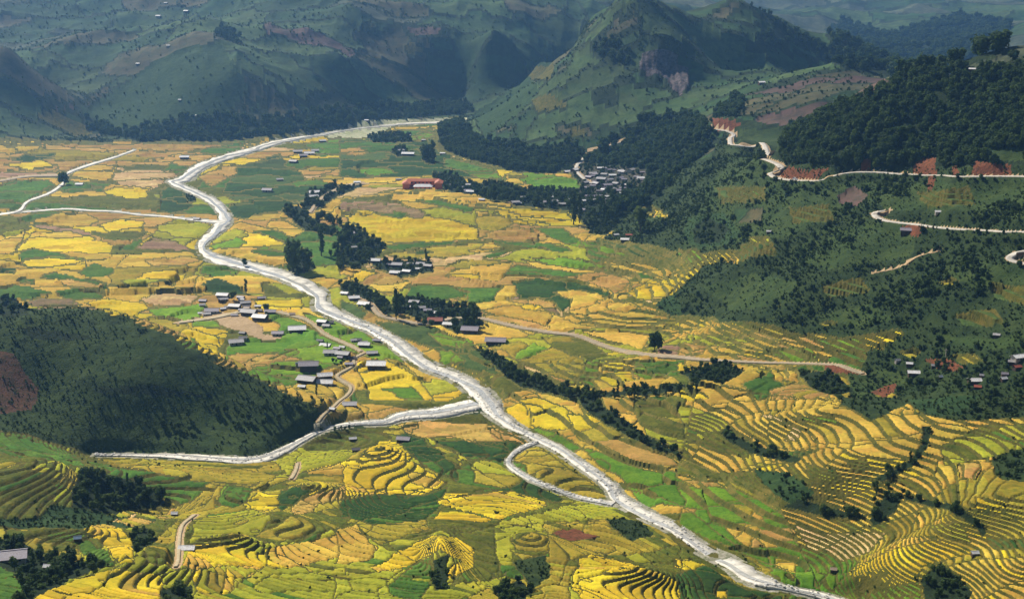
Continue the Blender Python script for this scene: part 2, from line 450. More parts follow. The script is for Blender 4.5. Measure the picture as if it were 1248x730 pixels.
sheet(0, 240, '''
G 0,100 80,90 120,95 110,105 60,200 0,230
V 0,70 90,80 110,120 60,140 0,130
N 80,90 100,60 210,50 230,62 120,95
G 120,95 200,60 300,55 360,80 330,105 200,105
P 110,105 160,100 330,125 370,160 300,140 160,118
G 60,200 130,130 240,120 330,150 410,180 400,220 320,230 220,205 130,190
N 60,212 130,190 220,205 320,232 210,222 80,222
Y 80,225 210,222 320,235 305,268 220,262 100,255
Y 355,100 430,80 520,95 500,115 400,125
V 340,120 400,130 540,120 520,150 420,160 330,140
V 570,110 650,80 790,110 720,150 660,175 560,140
P 490,185 560,145 690,180 690,195 500,195
N 430,195 480,160 520,150 490,190
G 395,330 400,270 470,210 700,200 740,230 700,290 600,330 450,340
O 520,230 650,215 730,225 660,250 560,255
YL 430,310 560,280 690,265 650,300 480,335
N 290,270 340,240 400,255 410,275 380,290 310,285
N 60,310 75,290 130,300 120,320
D 0,260 50,255 60,275 0,290
N 140,290 200,275 300,290 380,315 390,345 300,330 250,305
O 200,305 260,293 380,325 360,340 260,325
N 200,340 260,325 380,350 370,360 240,365
N 0,330 100,325 200,345 90,370 0,360
P 95,380 160,360 260,365 300,385 220,410 120,400
Y 305,375 380,360 520,380 545,405 500,430 400,430
O 500,365 600,340 715,355 690,385 560,390
N 540,400 690,390 740,380 760,400 720,440 660,450 560,430
N 740,250 830,240 870,260 850,290 780,290 735,270
D 720,310 780,300 870,320 900,350 820,355 740,340
V 940,310 1050,310 1130,350 1090,370 960,360
YL 900,375 1090,375 1100,405 960,410
G 760,130 850,120 1000,150 1100,190 1140,220 1030,250 900,225 780,200
N 760,170 850,145 900,165 870,190 790,190
N 900,200 960,180 1060,205 1000,215
G 970,90 1020,80 1100,125 1060,145 960,110
D2 830,30 1000,0 1090,20 1000,55 880,75 840,60
D 580,0 600,-40 690,-20 700,30 640,65 585,50
K 660,-35 700,-25 705,10 680,20
L 815,555 850,525 1000,510 1020,470 960,430 1000,425 1100,460 1180,500 1240,540 1240,600 1100,660 1000,680 930,640 820,600
L 830,600 1000,590 1150,600 1060,680 960,670
H 720,430 830,420 890,430 950,470 940,500 1010,515 950,525 880,500
Y 620,500 690,470 830,480 820,520 780,570 720,560 640,520
O 480,450 560,430 690,470 620,495
O 770,590 850,570 1000,570 1080,590 900,620 820,620
L 640,520 700,510 700,550 660,545
L 690,455 780,445 830,475 700,475
L 1100,420 1248,440 1248,540 1150,470
''')
sheet(0, 240, '''
B 60,480 130,475 320,500 330,520 120,515
B 0,360 60,370 110,430 0,440
S 490,480 620,530 760,590 1000,690 980,700 700,600
S2 620,560 660,640 720,700 900,690 760,610
F2 330,700 560,690 700,720 780,728 380,728
''')
sheet(415, 240, '''
VG 0,10 300,-20 480,-10 560,20 850,60 1000,170 1248,200 1248,300 1000,380 800,430 480,385 0,280
Y 0,60 100,50 300,60 500,110 510,155 300,165 170,170 90,130
P 0,20 200,20 310,55 300,80 150,55 0,50
N 120,60 180,55 250,65 200,75
N 260,10 350,10 490,40 470,60 380,40
G 490,50 620,80 630,100 560,130 510,120 485,80
G 400,10 820,60 830,85 700,75 560,40
YL 600,65 760,105 740,112 620,80
O 510,150 570,120 640,110 720,135 710,160 560,155
N 710,120 800,120 900,170 1050,200 1060,220 960,210 860,180 760,150
N 510,155 720,165 820,185 850,200 790,200 600,170
N 160,180 300,165 410,158 400,172 300,185 180,195
G 160,210 350,180 560,165 590,190 400,215 240,225
D 240,205 300,190 340,200 300,210
N 500,215 560,200 600,205 540,225
O 370,255 440,225 560,230 580,240 450,255
G 370,280 440,255 620,240 625,265 570,310 500,300 400,290
N 680,220 760,215 970,245 960,260 800,245
G 640,230 740,235 950,265 940,280 800,270
N 590,290 640,250 800,260 940,285 880,295 700,290
G 970,230 1120,240 1210,265 1200,290 1060,275 980,260
O 800,290 950,265 1060,285 1040,330 1000,355 900,310
D 620,315 700,300 880,315 1000,360 960,370 850,345 760,345 840,370 830,400 800,420 760,380 640,360
Y*0.7 755,340 840,335 960,360 1010,385 1180,420 1170,450 1060,480 920,455 820,420 845,375
P 590,370 640,360 760,390 790,430 740,420 680,385
G 480,385 600,370 680,385 760,430 740,460 620,440 530,420
G 40,290 80,265 220,290 260,310 180,360 110,330
N 250,325 380,320 460,345 420,365 300,380 240,365
O 380,365 450,360 470,375 400,385
P 520,425 600,430 760,465 740,480 560,450
G*0.8 1040,350 1140,300 1248,285 1248,345 1150,375 1100,380
D2 930,150 1080,180 1248,200 1248,230 1100,235 940,170
D2 130,450 300,465 420,510 520,570 600,600 640,640 540,650 420,600 250,520
L 310,500 350,490 480,525 500,545 370,545
L 340,565 400,560 450,590 380,600
G*0.7 520,545 640,515 740,550 640,590 560,570
L 640,560 690,520 740,545 700,580 630,590
O*0.7 640,600 760,540 880,590 860,670 700,640
L*0.7 860,660 890,590 940,585 920,690
Y*0.7 940,660 960,590 1030,600 1060,670 980,690
V*0.7 720,500 830,500 1000,580 1040,590 900,590 760,540
N*0.7 1050,640 1060,600 1248,590 1248,650 1100,665
G 860,480 980,480 1130,500 1120,545 1000,530 900,500
G*0.8 1180,430 1248,440 1248,520 1160,490
P 1150,540 1248,530 1248,575 1140,570
K 1140,395 1190,365 1248,350 1248,435 1180,425
''')
sheet(415, 240, '''
B 470,-10 1000,0 1100,0 960,140 900,130 860,70 820,50 700,40 560,10
G 1040,55 1110,30 1240,70 1200,85
S 960,150 1040,90 1200,95 1248,80 1248,190 1080,175
B 0,100 60,110 160,185 140,210 60,260 0,250
B 100,225 160,230 330,235 330,270 220,290 130,260
B 0,310 60,310 180,380 200,420 140,430 60,380 0,340
B 190,370 240,360 510,410 520,470 430,500 320,450 200,420
B 480,545 580,580 650,640 760,680 950,715 1248,680 1248,710 950,728 800,728 640,690 560,620
D2 0,370 60,390 110,420 80,440 0,410
YL 0,425 50,450 90,490 20,480
Y 50,600 200,590 370,690 330,728 100,728 90,650
L 0,500 60,470 120,520 200,560 240,600 120,590 0,560
O 160,590 200,590 330,660 370,690 300,650
L 130,690 260,680 300,728 240,728
YL 300,660 420,650 470,700 400,728 340,728
''')
sheet(340, 220, '''
B 110,40 200,20 300,10 290,20 180,75 140,110 80,110
B 0,105 70,95 140,155 200,175 200,200 80,180
B 60,260 100,270 125,330 40,330
''')
sheet(828, 240, '''
S 0,200 100,190 330,200 500,120 700,50 1248,60 1248,500 900,520 700,480 440,500 300,460 100,440 0,430
G*0.8 0,215 120,200 240,200 310,195 240,235 100,250 0,340 0,280
N 0,190 60,190 90,230 20,240
V*0.7 215,340 270,335 390,370 370,400 280,390
V 250,150 320,150 320,190 260,195
G*0.8 0,435 130,445 300,465 220,510 100,500 0,490
O*0.8 220,500 310,470 430,500 430,530 320,520
O 0,530 100,540 90,570 0,575
Y 140,545 200,540 300,560 310,585 150,565
L 300,555 480,545 510,585 400,595
N*0.7 490,520 620,510 700,500 740,550 560,560
Y*0.7 660,510 740,490 800,480 815,500 740,540 680,545
G 500,460 560,445 580,455 520,478
Y 0,600 100,620 80,640 0,630
G*0.8 310,625 430,640 440,670 350,665
V*0.7 230,690 320,640 370,690 290,728
O*0.7 330,700 420,670 540,715 540,728 330,728
Y 0,690 60,700 110,728 0,728
MB 190,45 310,40 310,105 200,100
MB 560,-10 640,-40 690,0 640,45 580,30
S2 430,200 500,120 780,110 850,160 840,215 600,260 430,250
S2 620,640 760,620 850,660 700,728 620,728
S2 900,500 1100,520 1248,490 1248,540 1050,560
S2 1130,10 1248,0 1248,70 1180,80
E 880,590 960,595 1020,622 1000,640 920,625
OG 970,580 1060,575 1110,610 1010,612
E 520,598 560,605 660,632 650,650 540,635
E 750,75 770,72 830,90 960,105 960,110 830,100 760,92
E 790,130 840,110 900,130 850,155
OG 930,320 1060,260 1110,250 1080,290 980,330
OG 780,560 830,545 860,560 820,585
E 700,700 790,670 800,685 740,728
B 0,640 150,600 230,640 160,690 60,680
B 430,630 560,640 640,700 560,720 470,690
''')
sheet(0, 485, '''
V 0,110 100,130 230,190 310,220 320,250 230,240 90,210 0,180
OG 0,180 80,205 70,240 0,280
V 0,300 90,240 250,240 230,300 200,380 120,440 0,440
V*0.7 200,310 270,240 300,250 220,340
OG 320,210 600,215 800,230 1000,235 1040,270 900,320 700,290 500,260
N*0.8 320,215 500,265 760,300 720,360 650,390 580,350 400,280
O*0.8 700,370 760,300 790,310 750,380 590,440 560,430
N 780,390 810,310 900,330 870,385
B 270,290 340,270 480,310 590,350 600,390 400,420 270,400
K 0,440 120,440 200,385 270,400 400,425 560,440 480,480 200,470 0,465
O 400,450 480,425 560,450 480,475
V*0.8 690,460 760,410 900,395 960,430 950,490 830,520 700,520
OG*0.8 510,570 640,440 690,430 640,600 540,605
G 870,385 920,340 1000,340 1000,390 950,410
D 1000,410 1000,330 1090,310 1110,330 1040,390
G*0.8 1020,305 1100,280 1260,280 1260,310 1150,320 1050,400 1130,310
O*0.7 1040,410 1080,350 1260,310 1260,350 1150,380 1130,420 1090,440
Y 1100,275 1260,225 1260,285
OG*0.8 930,500 1040,430 1260,390 1260,470 1100,500 980,520
Y*0.8 650,600 700,530 840,520 960,560 970,600 930,650 850,670 740,640
G*0.8 690,620 850,610 960,620 830,700 700,700
Y 800,700 830,620 860,650 840,700
G*0.8 970,600 960,540 1260,490 1260,560 1100,590 1000,610
L2 930,690 1000,640 1260,600 1260,700 980,710
Y*0.9 90,735 200,680 400,620 560,640 590,735
V*0.8 590,735 560,640 690,610 700,735
OG 0,470 100,470 180,520 300,540 310,580 200,590 160,550 0,500
N*0.8 140,490 290,480 400,560 410,610 350,610 300,530
G*0.8 290,480 370,460 490,510 480,600 430,605 380,520
B 0,510 100,510 160,570 380,600 250,660 100,728 40,728 60,640 0,590
N 0,590 60,640 60,735 0,735
B 480,480 540,475 560,520 500,560 480,540
B 570,690 680,670 690,735 600,735
''')
sheet(415, 485, '''
Y*0.8 90,210 130,160 180,150 240,170 260,220 200,235 100,220
Y*0.8 0,230 90,215 260,235 340,270 400,305 300,345 100,350 0,350
G*0.8 240,260 400,300 340,330 260,300
D 0,360 120,350 300,350 390,320 360,380 300,440 100,460 0,430
D 190,120 270,120 330,170 430,210 440,290 380,280 270,220
V 300,130 440,210 460,240 430,240 330,160
O 190,80 330,80 560,90 690,140 680,160 480,155 330,145 240,120
V 190,80 240,120 180,130 120,130
D 350,160 640,155 660,165 600,230 480,220
V 490,300 500,220 640,260 660,300 590,330
OG 630,210 700,165 760,165 850,210 960,290 990,350 960,375 860,350 700,270
D 460,340 600,330 680,290 830,350 800,370 640,345
Y 340,370 380,335 480,350 650,345 750,365 760,390 650,420 580,440 440,410 370,400
Y 330,440 350,410 440,415 550,440 500,455
L2 560,455 700,420 830,385 960,385 1110,440 900,440 780,480 600,480
G*0.8 -10,480 60,460 140,540 100,580 -10,590
OG*0.8 60,460 280,460 330,480 150,530
V*0.7 330,480 560,470 600,600 680,630 560,650 400,680 490,600 430,510
Y*0.7 120,600 280,530 340,500 430,510 490,560 490,610 400,660 380,640 440,590 360,550 250,600 150,620
V*0.7 170,660 280,590 330,570 340,660 280,728 180,700
B 340,590 400,570 390,690 340,690
L2 -10,630 150,620 270,605 200,660 140,680 140,735 -10,735
V*0.8 560,480 640,480 640,600 700,640 690,670 600,650
V*0.7 630,510 700,480 750,500 740,560 680,590 640,560
V*0.8 750,450 1248,430 1248,600 1150,560 900,570 850,580 840,735 420,735 600,660 700,650 740,560
E 760,490 850,480 940,510 820,515
S 640,600 740,570 760,650 700,690 660,650
S 960,440 1100,440 1150,500 1060,520 1000,480
B 560,690 640,660 700,700 640,735 560,735
Y*0.8 850,580 900,560 1050,590 1200,640 1248,690 1248,735 900,735 850,690
V*0.8 1100,560 1248,540 1248,640 1180,620
G 590,20 700,0 830,40 850,100 780,110 640,80
L 590,20 640,80 780,110 850,150 720,130 620,80
L 720,130 800,120 880,170 830,190
G 830,60 900,50 1248,250 1100,240 870,140
L 870,170 1000,200 1100,250 1248,270 1248,390 1100,390 1000,270
G 1110,390 1140,375 1248,395 1248,415 1150,410
V*0.8 1060,0 1248,0 1248,220 1100,130
B 850,0 930,0 1050,100 1140,170 1248,230 1120,190 960,90
''')
sheet(828, 485, '''
V*0.7 0,20 60,30 260,150 240,220 60,160 0,160
Y 500,330 620,290 720,300 700,370 560,340
D2 150,120 240,150 330,200 520,190 400,230 250,200
N 400,70 560,60 580,90 450,85
V*0.8 620,240 690,220 700,260 640,270
Y 690,220 820,220 800,260 700,260
Y 260,260 380,240 400,290 300,280
L2 900,470 1000,460 1050,520 960,510
Y 1060,370 1180,380 1150,430 1060,420
V*0.8 930,180 1100,100 1248,80 1248,160 1100,230 960,250
D2 1100,500 1248,520 1248,550 1130,540
O 1010,250 1100,240 1090,300 1020,290
V*0.8 440,240 560,260 600,300 480,320
B 160,110 260,175 430,228 405,245 250,205 150,130
B 880,110 905,115 870,185 850,180
L 0,320 150,320 300,370 360,410 440,540 560,560 700,600 860,660 860,735 560,735 400,660 220,560 0,450
V*0.7 0,180 120,260 400,290 600,420 420,420 300,350 150,300 0,280
K 260,270 400,290 480,350 420,400 330,350
G 0,285 60,280 150,315 60,325
G 180,385 240,380 310,430 300,460 240,440
G 170,460 280,455 290,510 240,550 200,510
G 280,470 420,475 435,515 350,540 250,550
G 340,575 430,580 410,640 340,610
G 0,395 60,390 50,410 0,415
T 420,455 520,490 740,490 660,560 590,590 540,560 470,555
Y*0.9 610,630 680,560 780,500 880,500 1000,530 1050,555 880,600 860,660 740,670
Y*0.9 960,610 1080,580 1248,570 1248,735 1050,735 990,680
B 700,300 830,230 850,170 870,190 840,250 720,315
B 720,400 740,340 810,360 790,420 700,470 690,450
B 370,400 430,375 640,425 700,430 600,445 420,415
B 810,360 1000,400 1100,490 1090,500 980,415 830,380
S 560,0 1248,0 1248,50 1000,90 900,70 830,20 680,70
K 820,10 940,0 1090,0 1020,70 920,70
B 870,660 940,590 990,640 1060,700 1040,735 870,735
S 1140,240 1200,190 1248,170 1248,330 1170,290
T 310,60 340,55 440,120 430,160 380,160 400,110
YL 0,575 100,590 210,660 140,650 0,610
D 100,600 220,660 400,735 0,735 0,640
Y 130,690 180,690 180,720 140,715
''')

# a few patches that run across the enlargements
paint('F2', [(735, 190), (760, 172), (790, 150), (832, 138), (858, 150), (872, 172), (850, 196), (820, 215), (800, 245), (770, 262), (745, 250), (735, 220)])
paint('VI', [(688, 206), (700, 200), (722, 200), (750, 204), (785, 208), (790, 222), (770, 240), (745, 250), (715, 246), (700, 232), (712, 224)])
paint('S', [(800, 250), (822, 215), (850, 198), (880, 190), (885, 205), (860, 225), (850, 262), (815, 268)])
paint('K', [(838, 268), (880, 262), (905, 285), (900, 300), (850, 302), (832, 290)])
paint('F2', [(842, 282), (862, 268), (888, 280), (880, 296), (850, 298)])
paint('BE', [(395, 164), (440, 152), (460, 152), (420, 166), (400, 170)])
paint('R', [(781, 90), (782, 74), (795, 62), (820, 78), (838, 88), (842, 108), (830, 118), (818, 112), (808, 98), (792, 98)])
paint('S2', [(975, 300), (1000, 285), (1060, 275), (1085, 300), (1070, 320), (1010, 330), (975, 322)])
paint('S2', [(860, 352), (920, 335), (975, 345), (960, 372), (890, 380)])
paint('S2', [(1150, 330), (1200, 318), (1248, 330), (1248, 350), (1190, 352)])
paint('S2', [(1000, 385), (1060, 372), (1090, 390), (1040, 402)])
for pl in ([(870, 230), (930, 228), (935, 245), (880, 250)], [(960, 255), (1010, 250), (1015, 270), (965, 275)], [(1120, 235), (1180, 230), (1190, 250), (1130, 255)],
           [(1160, 385), (1210, 378), (1225, 395), (1170, 402)], [(1000, 350), (1050, 340), (1060, 355), (1010, 365)], [(900, 300), (940, 296), (945, 312), (905, 316)], [(1210, 345), (1248, 352), (1248, 372), (1215, 368)]):
    paint('D2', pl)
# pieces of the setting: which terrain sheet a spot belongs to
REG = ['valley_floor', 'left_mountain', 'distant_hills', 'peak_mountain', 'brown_hill', 'forested_hill', 'right_hillside', 'wooded_hill', 'foreground_slope', 'terraced_slope']
rmap = np.zeros((730, 1248), np.int32)
def region(i, pts):
    r = raster(pts)
    rmap[r[0]][r[1]] = i
region(1, [(-5, -5), (720, -5), (705, 55), (690, 85), (600, 140), (560, 143), (400, 158), (160, 173), (100, 169), (-5, 170)])
region(2, [(700, -5), (1300, -5), (1300, 80), (1060, 100), (960, 45), (895, 5), (850, 30), (770, -5), (720, 30)])
region(3, [(770, -8), (850, 28), (895, 0), (1010, 75), (1060, 95), (900, 130), (880, 170), (860, 200), (740, 200), (640, 212), (530, 182), (560, 150), (640, 110), (690, 85), (720, 30)])
region(6, [(780, 270), (860, 200), (890, 172), (1300, 172), (1300, 500), (1110, 500), (1000, 440), (900, 390), (800, 375), (850, 320)])
region(4, [(870, 170), (900, 128), (950, 102), (1030, 84), (1095, 98), (950, 188), (890, 172)])
region(5, [(940, 190), (962, 158), (1000, 138), (1043, 125), (1110, 91), (1148, 91), (1300, 70), (1300, 205), (1200, 205), (960, 205)])
region(7, [(-5, 383), (60, 374), (130, 376), (200, 398), (260, 428), (320, 463), (392, 500), (392, 520), (310, 553), (130, 551), (-5, 522)])
region(8, [(-5, 522), (130, 551), (310, 563), (400, 530), (500, 512), (590, 500), (660, 545), (760, 612), (1010, 735), (-5, 735)])
region(9, [(850, 470), (1110, 500), (1300, 500), (1300, 740), (1010, 735), (940, 600), (830, 560)])

CL = cmap[LY, LX]; PO = pmap[LY, LX]; TS = tmap[LY, LX]
LX0 = np.clip(np.rint(PX[rowf, cc]), 0, 1247).astype(np.int32); LY0 = np.clip(np.rint(PY[rowf, cc]), 0, 729).astype(np.int32)
RG = rmap[LY0, LX0]

# ------------------------------------------------------------------ rivers, streams, roads: centre lines in pixels (x, y, width)
def smooth_line(pts, n=6):
    p = np.array(pts, float); out = []
    for i in range(len(p) - 1):
        a = p[max(i - 1, 0)]; b = p[i]; c = p[i + 1]; d = p[min(i + 2, len(p) - 1)]
        for k in range(n):
            t = k / n
            out.append(0.5 * ((2 * b) + (c - a) * t + (2 * a - 5 * b + 4 * c - d) * t * t + (3 * b - a - 3 * c + d) * t ** 3))
    out.append(p[-1])
    return np.array(out)
RIBBON = []
def ribbon(name, kind, pts, drop, margin, minw, jitter=0.0, n=6):
    q = smooth_line(pts, n)
    d = np.gradient(q[:, :2], axis=0); L = np.hypot(d[:, 0], d[:, 1]) + 1e-6
    nx, ny = -d[:, 1] / L, d[:, 0] / L
    C = unproject(q[:, 0], q[:, 1], B)
    A = unproject(q[:, 0] + nx * q[:, 2] / 2, q[:, 1] + ny * q[:, 2] / 2, B)
    E = unproject(q[:, 0] - nx * q[:, 2] / 2, q[:, 1] - ny * q[:, 2] / 2, B)
    for _ in range(2): C[1:-1] = (C[:-2] + 2 * C[1:-1] + C[2:]) / 4
    T = np.gradient(C[:, :2], axis=0); T /= (np.hypot(T[:, 0], T[:, 1])[:, None] + 1e-6)
    Nn = np.stack([-T[:, 1], T[:, 0]], 1)
    hw = np.abs(((A - E)[:, :2] * Nn).sum(1)) / 2
    hw = np.clip(hw * (.60 if kind == 'river' else .8), minw / 2, 30)
    for _ in range(3): hw[1:-1] = (hw[:-2] + 2 * hw[1:-1] + hw[2:]) / 4
    z = C[:, 2].copy()
    for _ in range(6): z[1:-1] = (z[:-2] + z[1:-1] + z[2:]) / 3
    RIBBON.append(dict(name=name, kind=kind, C=C, N=Nn, hw=hw, z=z - drop, drop=drop, margin=margin, jitter=jitter or .12))
R1 = [(556, 148, 4), (500, 150.5, 5), (440, 155, 6), (400, 162, 7), (350, 170, 9), (320, 178, 9), (290, 187, 10), (262, 195, 11), (240, 205, 15), (225, 217, 17), (213, 222, 13), (235, 232, 9),
      (255, 241, 12), (268, 252, 16), (275, 268, 22), (258, 285, 15), (245, 300, 15), (262, 313, 15), (300, 322, 15), (340, 333, 17), (370, 345, 20), (390, 358, 26), (393, 372, 28), (425, 388, 16),
      (460, 402, 17), (490, 422, 23), (520, 443, 23), (555, 457, 22), (580, 472, 32), (595, 488, 36), (605, 503, 24), (640, 525, 21), (680, 545, 21), (715, 567, 21), (745, 590, 27), (755, 605, 32),
      (790, 625, 24), (820, 640, 24), (860, 668, 23), (900, 690, 24), (950, 710, 22), (1010, 728, 20), (1060, 745, 20), (1110, 765, 20)]
R1 = [(a, b, c * (.74 if b > 510 else 1)) for (a, b, c) in R1]
ribbon('river', 'river', R1, 0.9, 9, 6, 0.22)
ribbon('tributary', 'river', [(116, 551, 4), (128, 552, 5), (200, 553, 9), (260, 556, 10), (310, 558, 12), (350, 545, 14), (385, 525, 15), (420, 515, 14), (470, 512, 13), (490, 505, 15), (540, 500, 18), (583, 490, 20)], 0.85, 7, 3, 0.2)
ribbon('river_branch', 'river', [(655, 536, 6), (635, 544, 7), (621, 556, 8), (622, 566, 8), (645, 580, 8), (680, 595, 7), (710, 605, 6), (748, 611, 8)], 0.8, 5, 2.5, 0.15)
ribbon('stream', 'river', [(-20, 263, 4), (22, 257, 4), (33, 245, 3.6), (60, 235, 3.6), (78, 222, 5), (80, 212, 5), (104, 202, 4.5), (140, 191, 3.4), (165, 182, 2.5)], 0.6, 6, 3, 0.15)
ribbon('canal', 'river', [(28, 258, 2.6), (80, 254, 2.6), (110, 256, 2.4), (140, 257, 2.8), (170, 261, 2.6), (200, 263, 3), (245, 268, 4.5), (272, 270, 6)], 0.5, 5, 3, 0.1)
ribbon('track', 'road', [(-20, 224, 3), (10, 219, 3), (35, 215, 3), (74, 214, 3)], -0.1, 4, 2.5)
ribbon('road', 'road', [(428, 361, 3), (452, 371, 3.5), (458, 379, 3.5), (468, 386, 4), (492, 391, 4), (519, 395, 4), (552, 388, 3.5), (587, 388, 3.5), (624, 397, 4), (671, 405, 4), (704, 409, 4.5), (738, 422, 4.5), (772, 430, 4.5),
                         (835, 436, 4.5), (868, 439, 4), (912, 441, 4), (963, 443, 4), (1016, 443, 4), (1034, 449, 4), (1052, 455, 4)], -0.1, 5, 3.5)
ribbon('village_path', 'path', [(218, 393, 3), (262, 387, 3.4), (292, 380, 3)], -0.1, 3, 2)
ribbon('village_path', 'path', [(339, 380, 3), (369, 388, 3.2), (383, 396, 3.2), (397, 408, 3.2), (425, 420, 3), (440, 428, 3)], -0.1, 3, 2)
ribbon('village_path', 'path', [(444, 430, 3), (431, 437, 3.5), (431, 445, 3.5), (411, 457, 3.8), (417, 464, 3.8), (428, 471, 4), (425, 480, 4), (411, 491, 4), (396, 503, 3.5), (388, 514, 3)], -0.1, 3, 1.8)
ribbon('footpath', 'path', [(237, 627, 3), (223, 638, 3.5), (219, 660, 4), (214, 690, 4)], -0.1, 2.5, 1.3)
ribbon('footpath', 'path', [(363, 564, 3.5), (361, 573, 4.5), (355, 583, 4)], -0.1, 2.5, 1.3)
ribbon('mountain_road', 'road_pale', [(860, 158, 2.5), (880, 158, 2.5), (895, 164, 2.5), (889, 172, 3), (900, 177, 3.5), (925, 181, 3.5), (942, 184, 3)], -0.1, 6, 4.5)
ribbon('mountain_road', 'road_pale', [(931, 194, 3), (935, 195, 3), (943, 198, 3.5), (953, 204, 3.5), (939, 213, 3.5), (952, 218, 4), (973, 220, 4),
                         (1000, 220, 4), (1018, 214, 4), (1040, 210, 4), (1074, 210, 4), (1090, 212, 2.6), (1117, 213, 3), (1144, 214, 3), (1185, 215, 3), (1232, 215, 3), (1300, 217, 3)], -0.1, 6, 5)
ribbon('mountain_road', 'road_pale', [(1081, 256, 3), (1070, 258, 4), (1066, 262, 4.5), (1075, 268, 4.5), (1095, 271, 4.2), (1117, 274, 4), (1165, 279, 4), (1205, 281, 4), (1250, 283, 4), (1320, 287, 4)], -0.1, 6, 4.5)
ribbon('mountain_road', 'road_pale', [(1320, 300, 5), (1250, 306, 6), (1235, 310, 6.5), (1231, 316, 6.5), (1250, 322, 6), (1320, 332, 5)], -0.1, 5, 4.5)
ribbon('dirt_track', 'dirt', [(1065, 333, 2.5), (1097, 326, 3), (1117, 313, 3), (1144, 306, 2.5)], -0.1, 3, 2.5)
ribbon('village_road', 'road_pale', [(720, 224, 3), (704, 210, 4), (703, 203, 4), (709, 197, 4), (718, 187, 3.5), (735, 180, 3), (760, 172, 2.2)], -0.1, 5, 4)
ribbon('village_road', 'road', [(378, 259, 3), (387, 247, 3.5), (399, 237, 3.5), (421, 227, 3), (440, 224, 2.5)], -0.1, 4, 3.5)

# ------------------------------------------------------------------ terraces: every field is levelled into steps
step_c = np.array([CLS[n][2] for n in CN]); cell_c = np.array([max(CLS[n][1], 1) for n in CN]); isf_c = np.array([CLS[n][0] is not None for n in CN])
FLD = isf_c[CL]
ST = step_c[CL] * TS * np.where(RG == 0, 1.5, np.where(RG == 9, 0.68, np.where(RG == 6, 1.8, 0.74)))
TER = FLD & (ST > 0)
plot = voronoi(Xg + fbm(Xg, Yg, 45, 2, 401) * 22, Yg + fbm(Xg, Yg, 45, 2, 411) * 22, 46, 77, 1.4)
pr = _hash(plot % 8192, plot // 8192, 421); pr2 = _hash(plot % 8192, plot // 8192, 431)
ST = ST * np.where(pr > .9, 2.4, .85 + .5 * pr)
hv = B + fbm(Xg, Yg, 35, 2, 71) * 1.0 + fbm(Xg, Yg, 9, 2, 72) * 0.12 + pr2 * 1.5
STs = np.where(TER, ST, 1)
lev = np.floor(hv / STs); frc = hv / STs - lev
slopeB = np.hypot(np.gradient(B, axis=0) / np.gradient(Yg, axis=0), np.gradient(B, axis=1) / np.gradient(Xg, axis=1))
RISE = np.minimum(np.where(Yg > 820, 0.13, np.where(RG == 9, .11, 0.15)), np.clip(1.0 * slopeB / STs, .015, 1))
ht = STs * (lev - 1 + np.minimum(frc / RISE, 1.0)) + STs * 0.5 - pr2 * 1.5
TERs = TER & (slopeB > np.where(RG == 0, np.where(Yg > 1000, 0.14, 0.10), 0.03))
HG = np.where(TER, B * 0.15 + ht * 0.85, B)
bank = TERs & (frc < RISE)

# carve the beds of rivers and roads
WET = np.zeros((NR, NC), bool); RIV = np.zeros((NR, NC), bool)
for rb in RIBBON:
    C, hw, z = rb['C'], rb['hw'] * (1 + 1.3 * rb['jitter']), rb['z']
    mg = rb['margin']
    best = {}
    for s0 in range(0, len(C) - 1, 8):
        s1 = min(s0 + 9, len(C))
        R = hw[s0:s1].max() + mg
        x0, x1 = C[s0:s1, 0].min() - R, C[s0:s1, 0].max() + R; y0, y1 = C[s0:s1, 1].min() - R, C[s0:s1, 1].max() + R
        r0, r1 = np.searchsorted(YR, y0), np.searchsorted(YR, y1)
        if r1 <= r0: continue
        xx = Xg[r0:r1]; yy = Yg[r0:r1]
        m = (xx > x0) & (xx < x1)
        ii = np.nonzero(m)
        if not len(ii[0]): continue
        xp = xx[m]; yp = yy[m]
        bd = np.full(len(xp), 1e9); bz = np.zeros(len(xp)); bh = np.zeros(len(xp))
        for k in range(s0, s1 - 1):
            ax, ay = C[k, :2]; ex, ey = C[k + 1, :2] - C[k, :2]
            l2 = ex * ex + ey * ey + 1e-9
            t = np.clip(((xp - ax) * ex + (yp - ay) * ey) / l2, 0, 1)
            d = np.hypot(xp - ax - t * ex, yp - ay - t * ey)
            h_ = hw[k] + (hw[k + 1] - hw[k]) * t
            d = d - h_
            mm = d < bd
            bd[mm] = d[mm]; bz[mm] = (z[k] + (z[k + 1] - z[k]) * t)[mm]
        gi = (ii[0] + r0, ii[1])
        wgt = np.clip(1 - (bd - 0.8) / mg, 0, 1); wgt = wgt * wgt * (3 - 2 * wgt)
        inside = bd < 0.8
        base = HG[gi]
        tgt = bz - 0.45
        HG[gi] = np.where(bd < mg + 0.8, base + (tgt - base) * wgt, base)
        sel = (gi[0][inside], gi[1][inside])
        WET[sel] = True
        if rb['kind'] == 'river': RIV[sel] = True
VISH = visible(HG)

